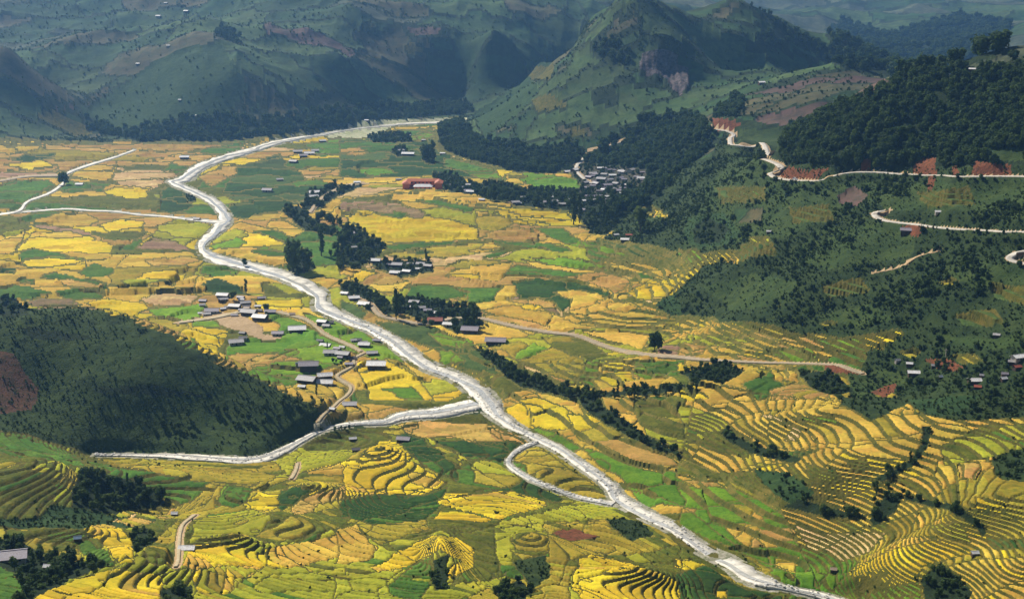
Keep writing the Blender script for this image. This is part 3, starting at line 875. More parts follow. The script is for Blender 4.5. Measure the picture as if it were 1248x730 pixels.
# ------------------------------------------------------------------ materials (all procedural, in metres of the place)
MAT = {}
def mk(name, cols, scale=0.05, fine=0.6, rough=0.95, rand=0.18, bump=0.0, plots=0.0, spec=0.1):
    """three colours mixed by a broad and a fine noise; each object drifts a little in brightness"""
    m = bpy.data.materials.new(name); m.use_nodes = True
    t = m.node_tree; n = t.nodes; l = t.links
    bs = n['Principled BSDF']; bs.inputs['Roughness'].default_value = rough
    bs.inputs['Specular IOR Level'].default_value = spec
    geo = n.new('ShaderNodeNewGeometry')
    def noise(sc, det=3, rg=0.6):
        q = n.new('ShaderNodeTexNoise'); q.inputs['Scale'].default_value = sc; q.inputs['Detail'].default_value = det; q.inputs['Roughness'].default_value = rg
        l.new(geo.outputs['Position'], q.inputs['Vector']); return q
    a = noise(scale * 1.6, 7, 0.78); b = noise(fine * .7, 4, 0.8)
    ra = n.new('ShaderNodeValToRGB'); ra.color_ramp.elements[0].position = 0.38; ra.color_ramp.elements[1].position = 0.62
    ra.color_ramp.elements[0].color = (*cols[0], 1); ra.color_ramp.elements[1].color = (*cols[1], 1)
    l.new(a.outputs['Fac'], ra.inputs[0])
    rb_ = n.new('ShaderNodeMapRange'); rb_.inputs[1].default_value = 0.44; rb_.inputs[2].default_value = 0.66
    l.new(b.outputs['Fac'], rb_.inputs[0])
    mx = n.new('ShaderNodeMix'); mx.data_type = 'RGBA'
    l.new(rb_.outputs[0], mx.inputs[0]); l.new(ra.outputs[0], mx.inputs[6]); mx.inputs[7].default_value = (*cols[2], 1)
    oi = n.new('ShaderNodeObjectInfo')
    mr = n.new('ShaderNodeMapRange'); mr.inputs[3].default_value = 1 - rand; mr.inputs[4].default_value = 1 + rand
    l.new(oi.outputs['Random'], mr.inputs[0])
    val = mr.outputs[0]
    if plots:
        mp = n.new('ShaderNodeMapping'); mp.inputs['Scale'].default_value = (plots * .55, plots, plots * 2.5); l.new(geo.outputs['Position'], mp.inputs['Vector'])
        ds = noise(.09, 2); am = n.new('ShaderNodeVectorMath'); am.operation = 'MULTIPLY_ADD'; am.inputs[1].default_value = (.9, .9, .9)
        l.new(ds.outputs['Color'], am.inputs[0]); l.new(mp.outputs[0], am.inputs[2])
        vo = n.new('ShaderNodeTexVoronoi'); vo.inputs['Scale'].default_value = 1; l.new(am.outputs[0], vo.inputs['Vector'])
        sp_ = n.new('ShaderNodeSeparateColor'); l.new(vo.outputs['Color'], sp_.inputs[0])
        pm = n.new('ShaderNodeMapRange'); pm.inputs[3].default_value = .80; pm.inputs[4].default_value = 1.16; l.new(sp_.outputs[0], pm.inputs[0])
        mu = n.new('ShaderNodeMath'); mu.operation = 'MULTIPLY'; l.new(val, mu.inputs[0]); l.new(pm.outputs[0], mu.inputs[1]); val = mu.outputs[0]
    hsv = n.new('ShaderNodeHueSaturation'); l.new(val, hsv.inputs['Value'])
    if plots:
        hm = n.new('ShaderNodeMapRange'); hm.inputs[3].default_value = .488; hm.inputs[4].default_value = .512; l.new(sp_.outputs[1], hm.inputs[0]); l.new(hm.outputs[0], hsv.inputs['Hue'])
    l.new(mx.outputs[2], hsv.inputs['Color'])
    l.new(hsv.outputs[0], bs.inputs['Base Color'])
    if bump:
        bp = n.new('ShaderNodeBump'); bp.inputs['Strength'].default_value = bump; bp.inputs['Distance'].default_value = 1.2
        l.new(b.outputs['Fac'], bp.inputs['Height']); l.new(bp.outputs[0], bs.inputs['Normal'])
    MAT[name] = m
    return m
mk('gold', [(0.46, 0.27, 0.04), (0.6, 0.39, 0.055), (0.33, 0.25, 0.035)], .045, .5, bump=.3, plots=.075)
mk('yellow', [(0.52, 0.36, 0.018), (0.68, 0.48, 0.022), (0.42, 0.33, 0.02)], .05, .5, bump=.3, plots=.075)
mk('ochre', [(0.36, 0.2, 0.05), (0.5, 0.3, 0.07), (0.26, 0.19, 0.045)], .04, .5, bump=.3, plots=.075)
mk('oldgold', [(0.28, 0.215, 0.022), (0.4, 0.29, 0.028), (0.18, 0.175, 0.02)], .04, .5, bump=.4, plots=.075)
mk('tan', [(0.5, 0.32, 0.13), (0.62, 0.42, 0.19), (0.38, 0.26, 0.1)], .05, .5, bump=.3, plots=.075)
mk('pink', [(0.27, 0.16, 0.09), (0.4, 0.24, 0.14), (0.19, 0.14, 0.065)], .04, .5, bump=.3, plots=.075)
mk('brown', [(0.17, 0.11, 0.055), (0.26, 0.165, 0.08), (0.11, 0.1, 0.035)], .04, .5, bump=.4, plots=.075)
mk('green', [(0.055, 0.125, 0.014), (0.095, 0.175, 0.02), (0.035, 0.085, 0.012)], .05, .5, bump=.3, plots=.075)
mk('lime', [(0.12, 0.22, 0.012), (0.17, 0.27, 0.016), (0.08, 0.16, 0.012)], .05, .5, bump=.3, plots=.075)
mk('leaf', [(0.085, 0.185, 0.012), (0.12, 0.22, 0.016), (0.055, 0.13, 0.012)], .05, .5, bump=.3, plots=.075)
mk('deep', [(.022, .058, .010), (.040, .088, .014), (.015, .038, .008)], .05, .5, bump=.4, plots=.075)
mk('meadow', [(0.055, 0.092, 0.02), (0.085, 0.12, 0.026), (0.038, 0.068, 0.016)], .05, .5, bump=.4, plots=.075)
mk('olive', [(.085, .10, .012), (.15, .145, .017), (.05, .072, .011)], .05, .5, bump=.4, plots=.075)
mk('yellowgreen', [(0.28, 0.29, 0.02), (0.38, 0.34, 0.024), (0.2, 0.22, 0.018)], .05, .5, bump=.3, plots=.075)
mk('mgreen', [(0.026, 0.06, 0.018), (0.044, 0.082, 0.024), (0.016, 0.04, 0.013)], .02, .12, bump=.5, plots=.03)  # mountain green darkened: cloud shade over the far slopes is put into it
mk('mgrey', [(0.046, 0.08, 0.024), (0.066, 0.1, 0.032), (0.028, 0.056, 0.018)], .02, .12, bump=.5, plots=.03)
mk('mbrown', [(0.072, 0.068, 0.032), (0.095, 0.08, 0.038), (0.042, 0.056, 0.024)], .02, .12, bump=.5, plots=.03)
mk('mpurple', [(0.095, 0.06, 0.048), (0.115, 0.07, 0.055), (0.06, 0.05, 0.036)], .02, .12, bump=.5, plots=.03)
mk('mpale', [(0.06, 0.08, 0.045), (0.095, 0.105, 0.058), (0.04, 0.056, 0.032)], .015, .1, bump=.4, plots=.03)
mk('bund', [(0.1, 0.105, 0.02), (0.2, 0.155, 0.036), (0.055, 0.078, 0.014)], .03, .25, bump=.4, rand=0)
mk('yard', [(.05, .050, .035), (.085, .075, .05), (.028, .036, .018)], .08, .4, bump=.4, rand=0)
mk('bank', [(0.075, 0.08, 0.013), (0.14, 0.11, 0.022), (0.042, 0.055, 0.01)], .06, .35, bump=.8, rand=0)
mk('hedge', [(.018, .034, .012), (.032, .048, .017), (.012, .024, .009)], .03, .15, bump=.8, rand=0)
mk('scrub', [(0.022, 0.042, 0.012), (0.042, 0.062, 0.015), (0.013, 0.027, 0.009)], .035, .22, bump=1.0, rand=0)
mk('grass', [(.034, .062, .015), (.055, .080, .019), (.022, .042, .012)], .03, .22, bump=.9, rand=0)
mk('dark_grass', [(0.024, 0.054, 0.016), (0.042, 0.078, 0.022), (0.015, 0.036, 0.011)], .03, .2, bump=.9, rand=0)
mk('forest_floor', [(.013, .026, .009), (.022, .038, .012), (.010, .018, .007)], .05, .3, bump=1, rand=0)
mk('hill_green', [(0.028, 0.052, 0.013), (0.052, 0.078, 0.017), (0.016, 0.032, 0.010)], .028, .2, bump=1.0, rand=0)
mk('hill_red', [(0.095, 0.045, 0.026), (0.125, 0.06, 0.034), (0.04, 0.036, 0.016)], .06, .3, bump=.8, rand=0)
mk('red_earth', [(0.15, 0.05, 0.022), (0.22, 0.075, 0.035), (0.075, 0.038, 0.016)], .12, .6, bump=.8, rand=0)
mk('dirt', [(.42, .29, .16), (.50, .36, .21), (.32, .22, .11)], .12, .7, bump=.4, rand=.05)
mk('road', [(0.38, 0.3, 0.2), (0.46, 0.37, 0.26), (0.27, 0.22, 0.13)], .1, .6, bump=.2, rand=.04)
mk('road_pale', [(0.52, 0.475, 0.41), (0.6, 0.56, 0.49), (0.36, 0.31, 0.25)], .08, .5, bump=.2, rand=.03)
mk('path', [(0.42, 0.34, 0.21), (0.5, 0.41, 0.27), (0.3, 0.25, 0.14)], .12, .7, bump=.2, rand=.03)
mk('gravel', [(.26, .24, .17), (.42, .385, .31), (.10, .12, .04)], .12, .5, bump=.6, rand=0)
mk('beach', [(.42, .40, .24), (.52, .49, .34), (.22, .27, .10)], .03, .2, bump=.2, rand=0)
mk('rock', [(.06, .05, .055), (.18, .14, .14), (.02, .025, .022)], .06, .25, bump=1, rand=0)

def river_mat():
    m = bpy.data.materials.new('river'); m.use_nodes = True
    t = m.node_tree; n = t.nodes; l = t.links
    bs = n['Principled BSDF']
    geo = n.new('ShaderNodeNewGeometry')
    def noise(sc, det):
        q = n.new('ShaderNodeTexNoise'); q.inputs['Scale'].default_value = sc; q.inputs['Detail'].default_value = det; q.inputs['Roughness'].default_value = 0.7
        l.new(geo.outputs['Position'], q.inputs['Vector']); return q
    a = noise(.10, 7); b = noise(.6, 4)
    r = n.new('ShaderNodeValToRGB'); e = r.color_ramp.elements
    e[0].position = .30; e[0].color = (.31, .295, .255, 1); e[1].position = .56; e[1].color = (.72, .67, .565, 1)
    x = r.color_ramp.elements.new(.46); x.color = (.58, .535, .445, 1)
    l.new(a.outputs['Fac'], r.inputs[0])
    mr = n.new('ShaderNodeMapRange'); mr.inputs[1].default_value = .55; mr.inputs[2].default_value = .7; mr.inputs[4].default_value = .35
    l.new(b.outputs['Fac'], mr.inputs[0])
    mx = n.new('ShaderNodeMix'); mx.data_type = 'RGBA'; l.new(mr.outputs[0], mx.inputs[0]); l.new(r.outputs[0], mx.inputs[6]); mx.inputs[7].default_value = (.30, .27, .22, 1)
    l.new(mx.outputs[2], bs.inputs['Base Color'])
    r2 = n.new('ShaderNodeMapRange'); r2.inputs[1].default_value = .4; r2.inputs[2].default_value = .6; r2.inputs[3].default_value = .35; r2.inputs[4].default_value = .8
    l.new(a.outputs['Fac'], r2.inputs[0]); l.new(r2.outputs[0], bs.inputs['Roughness'])
    bp = n.new('ShaderNodeBump'); bp.inputs['Strength'].default_value = .5; bp.inputs['Distance'].default_value = .5
    l.new(b.outputs['Fac'], bp.inputs['Height']); l.new(bp.outputs[0], bs.inputs['Normal'])
    MAT['river'] = m
river_mat()
mk('water', [(.33, .32, .285), (.46, .445, .40), (.60, .58, .54)], .12, .35, rough=.22, rand=0, bump=.25, spec=.5)
def leaf_mat(name, c0, c1, rand=.35):
    m = bpy.data.materials.new(name); m.use_nodes = True
    t = m.node_tree; n = t.nodes; l = t.links
    bs = n['Principled BSDF']; bs.inputs['Roughness'].default_value = .8; bs.inputs['Specular IOR Level'].default_value = .15
    geo = n.new('ShaderNodeNewGeometry'); oi = n.new('ShaderNodeObjectInfo')
    q = n.new('ShaderNodeTexNoise'); q.inputs['Scale'].default_value = .35; q.inputs['Detail'].default_value = 2
    l.new(geo.outputs['Position'], q.inputs['Vector'])
    ad = n.new('ShaderNodeMath'); ad.operation = 'ADD'; l.new(q.outputs['Fac'], ad.inputs[0])
    sb = n.new('ShaderNodeMapRange'); sb.inputs[3].default_value = -rand; sb.inputs[4].default_value = rand; l.new(oi.outputs['Random'], sb.inputs[0]); l.new(sb.outputs[0], ad.inputs[1])
    mx = n.new('ShaderNodeMix'); mx.data_type = 'RGBA'; mx.clamp_factor = True
    l.new(ad.outputs[0], mx.inputs[0]); mx.inputs[6].default_value = (*c0, 1); mx.inputs[7].default_value = (*c1, 1)
    l.new(mx.outputs[2], bs.inputs['Base Color'])
    tr = n.new('ShaderNodeBsdfTranslucent'); ms = n.new('ShaderNodeMixShader'); ms.inputs[0].default_value = .42
    l.new(mx.outputs[2], tr.inputs[0]); l.new(bs.outputs[0], ms.inputs[1]); l.new(tr.outputs[0], ms.inputs[2]); l.new(ms.outputs[0], n['Material Output'].inputs['Surface'])
    MAT[name] = m
leaf_mat('leaf_dark', (.028, .058, .014), (.078, .125, .025))
leaf_mat('leaf_mid', (.042, .076, .015), (.10, .145, .028))
leaf_mat('leaf_bluish', (.024, .054, .017), (.060, .10, .027))
def flat_mat(name, c, rough=.7, metal=0, var=.25, sc=1.2):
    mk(name, [tuple(v * (1 - var) for v in c), c, tuple(v * (1 - var * 1.6) for v in c)], sc * .3, sc * 2, rough=rough, rand=.12, spec=.3)
    MAT[name].node_tree.nodes['Principled BSDF'].inputs['Metallic'].default_value = metal
    if name.startswith('roof'):
        for q in MAT[name].node_tree.nodes:
            if q.type == 'MIX': q.inputs[7].default_value = (c[0] * .62, c[1] * .52, c[2] * .44, 1)
for nm, c in (('roof_white', (.88, .88, .88)), ('roof_grey', (.46, .45, .46)), ('roof_mauve', (.33, .30, .35)), ('roof_dark', (.10, .09, .10)), ('roof_tan', (.45, .34, .24)), ('roof_red', (.36, .10, .06)), ('roof_blue', (.20, .32, .46)),
              ('timber', (.10, .065, .045)), ('plaster', (.55, .50, .43)), ('orange_wall', (.72, .19, .06)), ('roof_tile', (.62, .17, .06)), ('trunk', (.07, .05, .035)), ('glass_dark', (.03, .035, .04)), ('car_white', (.75, .75, .75)), ('rubber', (.02, .02, .02)), ('boulder', (.72, .69, .63))):
    flat_mat(nm, c, .55 if nm.startswith('roof') else .8)

# ------------------------------------------------------------------ helpers
def tag(o, label=None, cat=None, group=None, kind=None):
    if label: o['label'] = label
    if cat: o['category'] = cat
    if group: o['group'] = group
    if kind: o['kind'] = kind
    return o
def link(o, parent=None):
    COL.objects.link(o)
    if parent is not None: o.parent = parent
    return o
def mesh_np(name, V, Q, mats, mi=None, smooth=True):
    me = bpy.data.meshes.new(name)
    n = len(Q); k = Q.shape[1]
    me.vertices.add(len(V)); me.vertices.foreach_set('co', np.ascontiguousarray(V, np.float32).ravel())
    me.loops.add(n * k); me.loops.foreach_set('vertex_index', np.ascontiguousarray(Q, np.int32).ravel())
    me.polygons.add(n); me.polygons.foreach_set('loop_start', np.arange(0, n * k, k, dtype=np.int32))
    try: me.polygons.foreach_set('loop_total', np.full(n, k, np.int32))
    except Exception: pass
    for m in mats: me.materials.append(MAT[m])
    if mi is not None: me.polygons.foreach_set('material_index', np.ascontiguousarray(mi, np.int32))
    me.polygons.foreach_set('use_smooth', np.full(n, smooth, bool))
    me.update(calc_edges=True)
    return me

# ------------------------------------------------------------------ fields: which piece of land each lattice point belongs to
wxx = fbm(Xg, Yg, 30, 2, 81) * 9; wyy = fbm(Xg, Yg, 30, 2, 91) * 9
cellid = np.zeros((NR, NC), np.int64)
for sz in sorted(set(cell_c[isf_c].tolist())):
    m = FLD & (cell_c[CL] == sz)
    if m.any():
        f_ = 1.0 if sz < 62 else 2.2
        cellid[m] = voronoi(Xg[m] + wxx[m] * f_, Yg[m] + wyy[m] * f_, sz, int(sz) + 3, 2.1)
OK = FLD & ~bank & ~WET
levi = np.where(TERs, lev + (plot % 97) * 300, 0).astype(np.int64)
# colour of a field: by its drawn patch and cell, now and then by its own step
def h2(a, seed):
    return _hash(a & 0xffffff, (a >> 24) & 0xffffff, seed)
PALN = ['gold', 'yellow', 'ochre', 'oldgold', 'tan', 'pink', 'brown', 'green', 'lime', 'leaf', 'deep', 'meadow', 'olive', 'yellowgreen', 'mgreen', 'mgrey', 'mbrown', 'mpurple', 'mpale']
PALI = {n: i for i, n in enumerate(PALN)}
CM = np.zeros((NR, NC), np.int32)
u1 = h2(cellid * 977 + PO * 131071, 5)
u2 = h2(cellid * 977 + PO * 131071 + levi * 7919 + 3, 6)
u = np.where(h2(cellid * 31 + levi * 104729 + PO, 8) < 0.2, u2, u1)
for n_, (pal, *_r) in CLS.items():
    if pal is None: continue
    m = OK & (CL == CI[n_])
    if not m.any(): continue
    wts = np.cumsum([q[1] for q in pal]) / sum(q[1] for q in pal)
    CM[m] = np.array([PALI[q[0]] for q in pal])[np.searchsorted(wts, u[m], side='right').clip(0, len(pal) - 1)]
key = (levi + 400) * 64 + CM
key = key * 4096 + PO
key = key ^ (cellid * 1000003)
key = np.where(OK, key, -1)
_, lab = np.unique(key, return_inverse=True)
lab = lab.reshape(NR, NC)
lab = np.where(OK, lab, -1)
# lattice cells wholly inside one field
q00 = lab[:-1, :-1]
QF = (q00 >= 0) & (q00 == lab[:-1, 1:]) & (q00 == lab[1:, :-1]) & (q00 == lab[1:, 1:])
QF &= (RG[:-1, :-1] == RG[1:, 1:])
# connected pieces
nq = QF.size
L_ = np.where(QF, np.arange(nq).reshape(QF.shape), -1)
same_r = QF[:, :-1] & QF[:, 1:] & (q00[:, :-1] == q00[:, 1:]) & (RG[:-1, :-1][:, :-1] == RG[:-1, :-1][:, 1:])
same_d = QF[:-1] & QF[1:] & (q00[:-1] == q00[1:]) & (RG[:-1, :-1][:-1] == RG[:-1, :-1][1:])
for it in range(60):
    P = L_.copy()
    a = np.where(same_r, np.minimum(L_[:, :-1], L_[:, 1:]), L_[:, :-1]); L_[:, :-1] = a
    a = np.where(same_r, np.minimum(L_[:, :-1], L_[:, 1:]), L_[:, 1:]); L_[:, 1:] = a
    a = np.where(same_d, np.minimum(L_[:-1], L_[1:]), L_[:-1]); L_[:-1] = a
    a = np.where(same_d, np.minimum(L_[:-1], L_[1:]), L_[1:]); L_[1:] = a
    f = L_.ravel(); k_ = f >= 0
    for _ in range(3): f[k_] = f[f[k_]]
    L_ = f.reshape(L_.shape)
    if (P == L_).all(): break
comp = L_
# crops stand above their banks
crop = np.zeros((NR, NC))
qv = QF
crop[:-1, :-1][qv] = 1; 
inter = np.ones((NR, NC), bool)
inter[1:-1, 1:-1] = qv[:-1, :-1] & qv[1:, :-1] & qv[:-1, 1:] & qv[1:, 1:]
inter &= (lab >= 0)
mount = np.isin(CL, [CI['M'], CI['MB'], CI['M2'], CI['MF']])
HG = HG + np.where(inter & ~mount, 0.45, 0) + np.where(~FLD & ~WET, fbm(Xg, Yg, 9, 2, 101) * 0.6, 0)
HG = HG + np.where(mount & ~inter, 1.2, 0)
HG = HG + np.where(CL == CI['R'], fbm(Xg, Yg * .35, 16, 3, 501, True) * 9, 0)

VG = np.stack([Xg, Yg, HG], 2).reshape(-1, 3)
idx = np.arange(NR * NC).reshape(NR, NC)
quad = np.stack([idx[:-1, :-1], idx[:-1, 1:], idx[1:, 1:], idx[1:, :-1]], 2).reshape(-1, 4)
def sub(qsel, name, mats, mi=None):
    q = quad[qsel]
    v, inv = np.unique(q, return_inverse=True)
    return mesh_np(name, VG[v], inv.reshape(-1, 4), mats, mi)

# ------------------------------------------------------------------ the terrain sheets
GM = ['bank', 'hedge', 'scrub', 'grass', 'forest_floor', 'hill_green', 'hill_red', 'red_earth', 'dirt', 'beach', 'rock', 'dark_grass']
GM += ['yard', 'gravel', 'bund']
RIVQ = (RIV[:-1, :-1] | RIV[1:, 1:]).ravel() & (fbm(Xg[:-1, :-1], Yg[:-1, :-1], 12, 3, 601).ravel() > -.25)
ROADQ = (WET[:-1, :-1] & ~RIV[:-1, :-1]).ravel()
gmat = np.array([GM.index(CLS[n][3]) for n in CN])
RQ = RG[:-1, :-1].ravel(); CQ = CL[:-1, :-1].ravel(); QFf = QF.ravel(); compf = comp.ravel()
CMQ = CM[:-1, :-1].ravel()
visq = (VISH[:-1, :-1] | VISH[1:, 1:]).ravel() & (np.abs(PX[:-1, :-1] - 624) < 640).ravel() & (PY[:-1, :-1] > -10).ravel() & (PY[:-1, :-1] < 740).ravel()
GROUND = {}
for i, nm in enumerate(REG):
    sel = np.nonzero((RQ == i) & ~QFf)[0]
    gm_ = gmat[CQ[sel]]
    gm_ = np.where(RIVQ[sel], GM.index('gravel'), np.where(ROADQ[sel], GM.index('dirt'), gm_))
    if i == 0: gm_ = np.where(gm_ == 0, len(GM) - 1, gm_)
    o = link(bpy.data.objects.new(nm, sub(sel, nm, GM, gm_)))
    tag(o, kind='structure'); GROUND[i] = o
# each field that shows is a piece of its own; the smallest stay together
order = np.argsort(compf[QFf], kind='stable')
qidx = np.nonzero(QFf)[0][order]
cs = compf[qidx]
starts = np.nonzero(np.r_[True, cs[1:] != cs[:-1]])[0]
ends = np.r_[starts[1:], len(cs)]
vcount = np.add.reduceat(visq[qidx].astype(np.int64), starts)
regc = RQ[qidx[starts]]
nfield = 0
for i, nm in enumerate(REG):
    ids = np.nonzero(regc == i)[0]
    if not len(ids): continue
    ids = ids[np.argsort(-vcount[ids])]
    big = [k for k in ids[:290] if vcount[k] >= 55]
    bigset = set(big)
    base_name = 'rice_paddy' if i in (0, 6, 8, 9) else 'hill_field'
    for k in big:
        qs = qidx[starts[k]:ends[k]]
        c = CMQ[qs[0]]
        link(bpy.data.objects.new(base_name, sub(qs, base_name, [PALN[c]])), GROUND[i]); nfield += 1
    rest = [k for k in ids if k not in bigset]
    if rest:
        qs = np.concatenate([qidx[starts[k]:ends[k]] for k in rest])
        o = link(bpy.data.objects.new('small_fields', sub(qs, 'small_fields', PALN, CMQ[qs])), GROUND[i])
        tag(o, kind='stuff')
print('fields', nfield)

# ------------------------------------------------------------------ water and roads
for rb in RIBBON:
    C, Nn, hw, z = rb['C'], rb['N'], rb['hw'].copy(), rb['z']
    k = np.arange(len(C))
    if rb['jitter']:
        # finer samples so that the banks wander
        tt = np.linspace(0, len(C) - 1, (len(C) - 1) * 6 + 1)
        C = np.stack([np.interp(tt, k, C[:, j]) for j in range(3)], 1); Nn = np.stack([np.interp(tt, k, Nn[:, j]) for j in range(2)], 1)
        hw = np.interp(tt, k, hw); z = np.interp(tt, k, z)
    jl = 1 + rb['jitter'] * (fbm(C[:, 0], C[:, 1], 14, 4, 7)) * 2.4; jr = 1 + rb['jitter'] * (fbm(C[:, 0], C[:, 1], 14, 4, 17)) * 2.4
    rows = []
    for (f, sk) in ((-1, 1), (-1, 0), (-.4, 0), (.3, 0), (1, 0), (1, 1)):
        j_ = jl if f < 0 else jr
        rows.append(np.stack([C[:, 0] + Nn[:, 0] * hw * f * j_, C[:, 1] + Nn[:, 1] * hw * f * j_, z - sk * 0.9 + (0 if abs(f) == 1 else (0.05 if rb['kind'] != 'river' else -0.08))], 1))
    V = np.stack(rows, 1); m = V.shape[1]
    ii = np.arange(len(C) * m).reshape(len(C), m)
    Q = np.stack([ii[:-1, :-1], ii[1:, :-1], ii[1:, 1:], ii[:-1, 1:]], 2).reshape(-1, 4)[:, ::-1]
    nm = rb['name'] if rb['kind'] != 'river' else {'river': 'riverbed', 'tributary': 'tributary_bed', 'river_branch': 'branch_bed', 'stream': 'stream', 'canal': 'canal'}[rb['name']]
    o = link(bpy.data.objects.new(nm, mesh_np(nm, V.reshape(-1, 3), Q, [rb['kind']])))
    tag(o, kind='structure')
    if nm.endswith('bed'):                              # the water itself, winding over the gravel
        off = fbm(C[:, 0], C[:, 1], 70, 3, 47) * 1.1; ww = .30 + .16 * fbm(C[:, 0], C[:, 1], 30, 3, 57)
        rows = []
        for f in (-1, -.3, .4, 1):
            q = np.clip(off + f * ww, -.92, .92) * hw
            rows.append(np.stack([C[:, 0] + Nn[:, 0] * q, C[:, 1] + Nn[:, 1] * q, z + .07], 1))
        V = np.stack(rows, 1); ii = np.arange(len(C) * 4).reshape(len(C), 4)
        Q = np.stack([ii[:-1, :-1], ii[1:, :-1], ii[1:, 1:], ii[:-1, 1:]], 2).reshape(-1, 4)[:, ::-1]
        tag(link(bpy.data.objects.new(rb['name'], mesh_np(rb['name'], V.reshape(-1, 3), Q, ['water']))), kind='structure')

# ------------------------------------------------------------------ haze
def haze_box():
    bm = bmesh.new(); bmesh.ops.create_cube(bm, size=1)
    me = bpy.data.meshes.new('haze'); bm.to_mesh(me); bm.free()
    o = link(bpy.data.objects.new('haze', me))
    zlo = float(HG.min()) - 3; zhi = max(float(HG.max()), CAM_H) + 25
    xm = float(np.abs(Xg).max()) + 60
    o.scale = (2 * xm, YR[-1] + 400, zhi - zlo); o.location = (0, (YR[-1] + 400) / 2 - 150, (zhi + zlo) / 2)
    m = bpy.data.materials.new('haze'); m.use_nodes = True
    n = m.node_tree.nodes; n.clear()
    out = n.new('ShaderNodeOutputMaterial'); v = n.new('ShaderNodeVolumePrincipled')
    v.inputs['Color'].default_value = (.24, .52, 1.0, 1)
    v.inputs['Density'].default_value = HAZE_DENSITY
    v.inputs['Anisotropy'].default_value = 0.5
    m.node_tree.links.new(v.outputs[0], out.inputs['Volume'])
    me.materials.append(m)
    tag(o, 'thin blue haze filling the whole valley', 'haze', kind='stuff')
haze_box()

# ------------------------------------------------------------------ foliage prototypes
def crown_mesh(name, mat, seed, rx=1.0, rz=1.0, lobes=6, leaves=110, base=0.35, leaf=0.34, tall=False):
    """many leaf clumps spread through several lobes, unit radius, foot at z = 0"""
    r = random.Random(seed); V = []; F = []
    cen = []
    for i in range(lobes):
        a = r.uniform(0, 6.283); q = r.uniform(0.1, 0.62) * rx
        zz = base + r.uniform(0.25, 1.45) * rz
        if tall: q *= max(0.15, 1 - (zz - base) / (2.6 * rz)) ; zz = base + (i + .5) / lobes * 2.3 * rz
        cen.append((math.cos(a) * q, math.sin(a) * q, zz, r.uniform(.38, .62) * rx))
    for (cx, cy, cz, cr) in cen:                      # rough inner mass
        n0 = len(V)
        ring = []
        for (lat, k) in ((-.75, 5), (0.0, 6), (.75, 5)):
            row = []
            for j in range(k):
                a = 6.283 * (j + r.random() * .5) / k; s = cr * math.sqrt(1 - lat * lat) * r.uniform(.7, .95)
                row.append(len(V)); V.append((cx + math.cos(a) * s, cy + math.sin(a) * s, cz + lat * cr * rz * .9))
            ring.append(row)
        for A, Bq in ((ring[0], ring[1]), (ring[1], ring[2])):
            ka, kb = len(A), len(Bq)
            for j in range(max(ka, kb)):
                F.append((A[j % ka], A[(j + 1) % ka], Bq[(j + 1) % kb], Bq[j % kb]) if j < min(ka, kb) else (A[0], Bq[0], Bq[j % kb]))
        F.append(tuple(ring[2]))
    for i in range(leaves):
        cx, cy, cz, cr = cen[i % len(cen)]
        while True:
            d = Vector((r.gauss(0, 1), r.gauss(0, 1), r.gauss(.25, 1)))
            if d.length > .1: break
        d.normalize()
        p = Vector((cx, cy, cz)) + Vector((d.x, d.y, d.z * rz)) * cr * r.uniform(.8, 1.22)
        nrm = (d + Vector((r.gauss(0, .5), r.gauss(0, .5), r.gauss(.2, .5)))).normalized()
        t = nrm.orthogonal().normalized(); b = nrm.cross(t)
        a = r.uniform(0, 6.283); t, b = t * math.cos(a) + b * math.sin(a), b * math.cos(a) - t * math.sin(a)
        s = leaf * r.uniform(.55, 1.15) * rx
        n0 = len(V)
        for (u_, v_) in ((-1, -.6), (.3, -.9), (1, .3), (-.2, .9)):
            q = p + t * s * u_ * .6 + b * s * v_ * .6 + nrm * s * r.uniform(-.15, .15)
            V.append((q.x, q.y, max(q.z, .05)))
        F.append((n0, n0 + 1, n0 + 2, n0 + 3))
    me = bpy.data.meshes.new(name); me.from_pydata(V, [], F); me.materials.append(MAT[mat]); me.update()
    return me
CROWN = [crown_mesh('crown', m_, 100 + i, lobes=7, leaves=150) for i, m_ in enumerate(['leaf_dark', 'leaf_dark', 'leaf_mid', 'leaf_bluish', 'leaf_dark', 'leaf_mid'])]
TALL = [crown_mesh('crown', 'leaf_dark', 140 + i, rx=.62, rz=1.3, lobes=8, leaves=150, tall=True) for i in range(2)]
BUSH = [crown_mesh('bush', m_, 170 + i, rz=.6, lobes=4, leaves=60, base=.05, leaf=.4) for i, m_ in enumerate(['leaf_dark', 'leaf_mid', 'leaf_bluish'])]
def trunk_mesh(hh=1.0):
    V = []; F = []
    def limb(p0, p1, r0, r1, k=6):
        n0 = len(V); ax = (Vector(p1) - Vector(p0)).normalized(); t = ax.orthogonal().normalized(); b = ax.cross(t)
        for (p, r_) in ((p0, r0), (((p0[0] + p1[0]) / 2 + .02, (p0[1] + p1[1]) / 2, (p0[2] + p1[2]) / 2), (r0 + r1) / 2), (p1, r1)):
            for j in range(k):
                a = 6.283 * j / k; q = Vector(p) + (t * math.cos(a) + b * math.sin(a)) * r_; V.append(tuple(q))
        for s in range(2):
            for j in range(k): F.append((n0 + s * k + j, n0 + s * k + (j + 1) % k, n0 + (s + 1) * k + (j + 1) % k, n0 + (s + 1) * k + j))
    limb((0, 0, -.4), (.03, .02, hh), .09, .05)
    limb((.02, .01, hh * .6), (.35, .1, hh * 1.2), .045, .02); limb((.02, .01, hh * .65), (-.3, .15, hh * 1.25), .045, .02); limb((.02, .01, hh * .7), (.02, -.33, hh * 1.3), .04, .02)
    me = bpy.data.meshes.new('trunk'); me.from_pydata(V, [], F); me.materials.append(MAT['trunk']); me.update()
    return me
TRUNK = trunk_mesh()
PROTO = bpy.data.collections.new('prototypes')        # meshes the woods are planted from; not linked to the scene
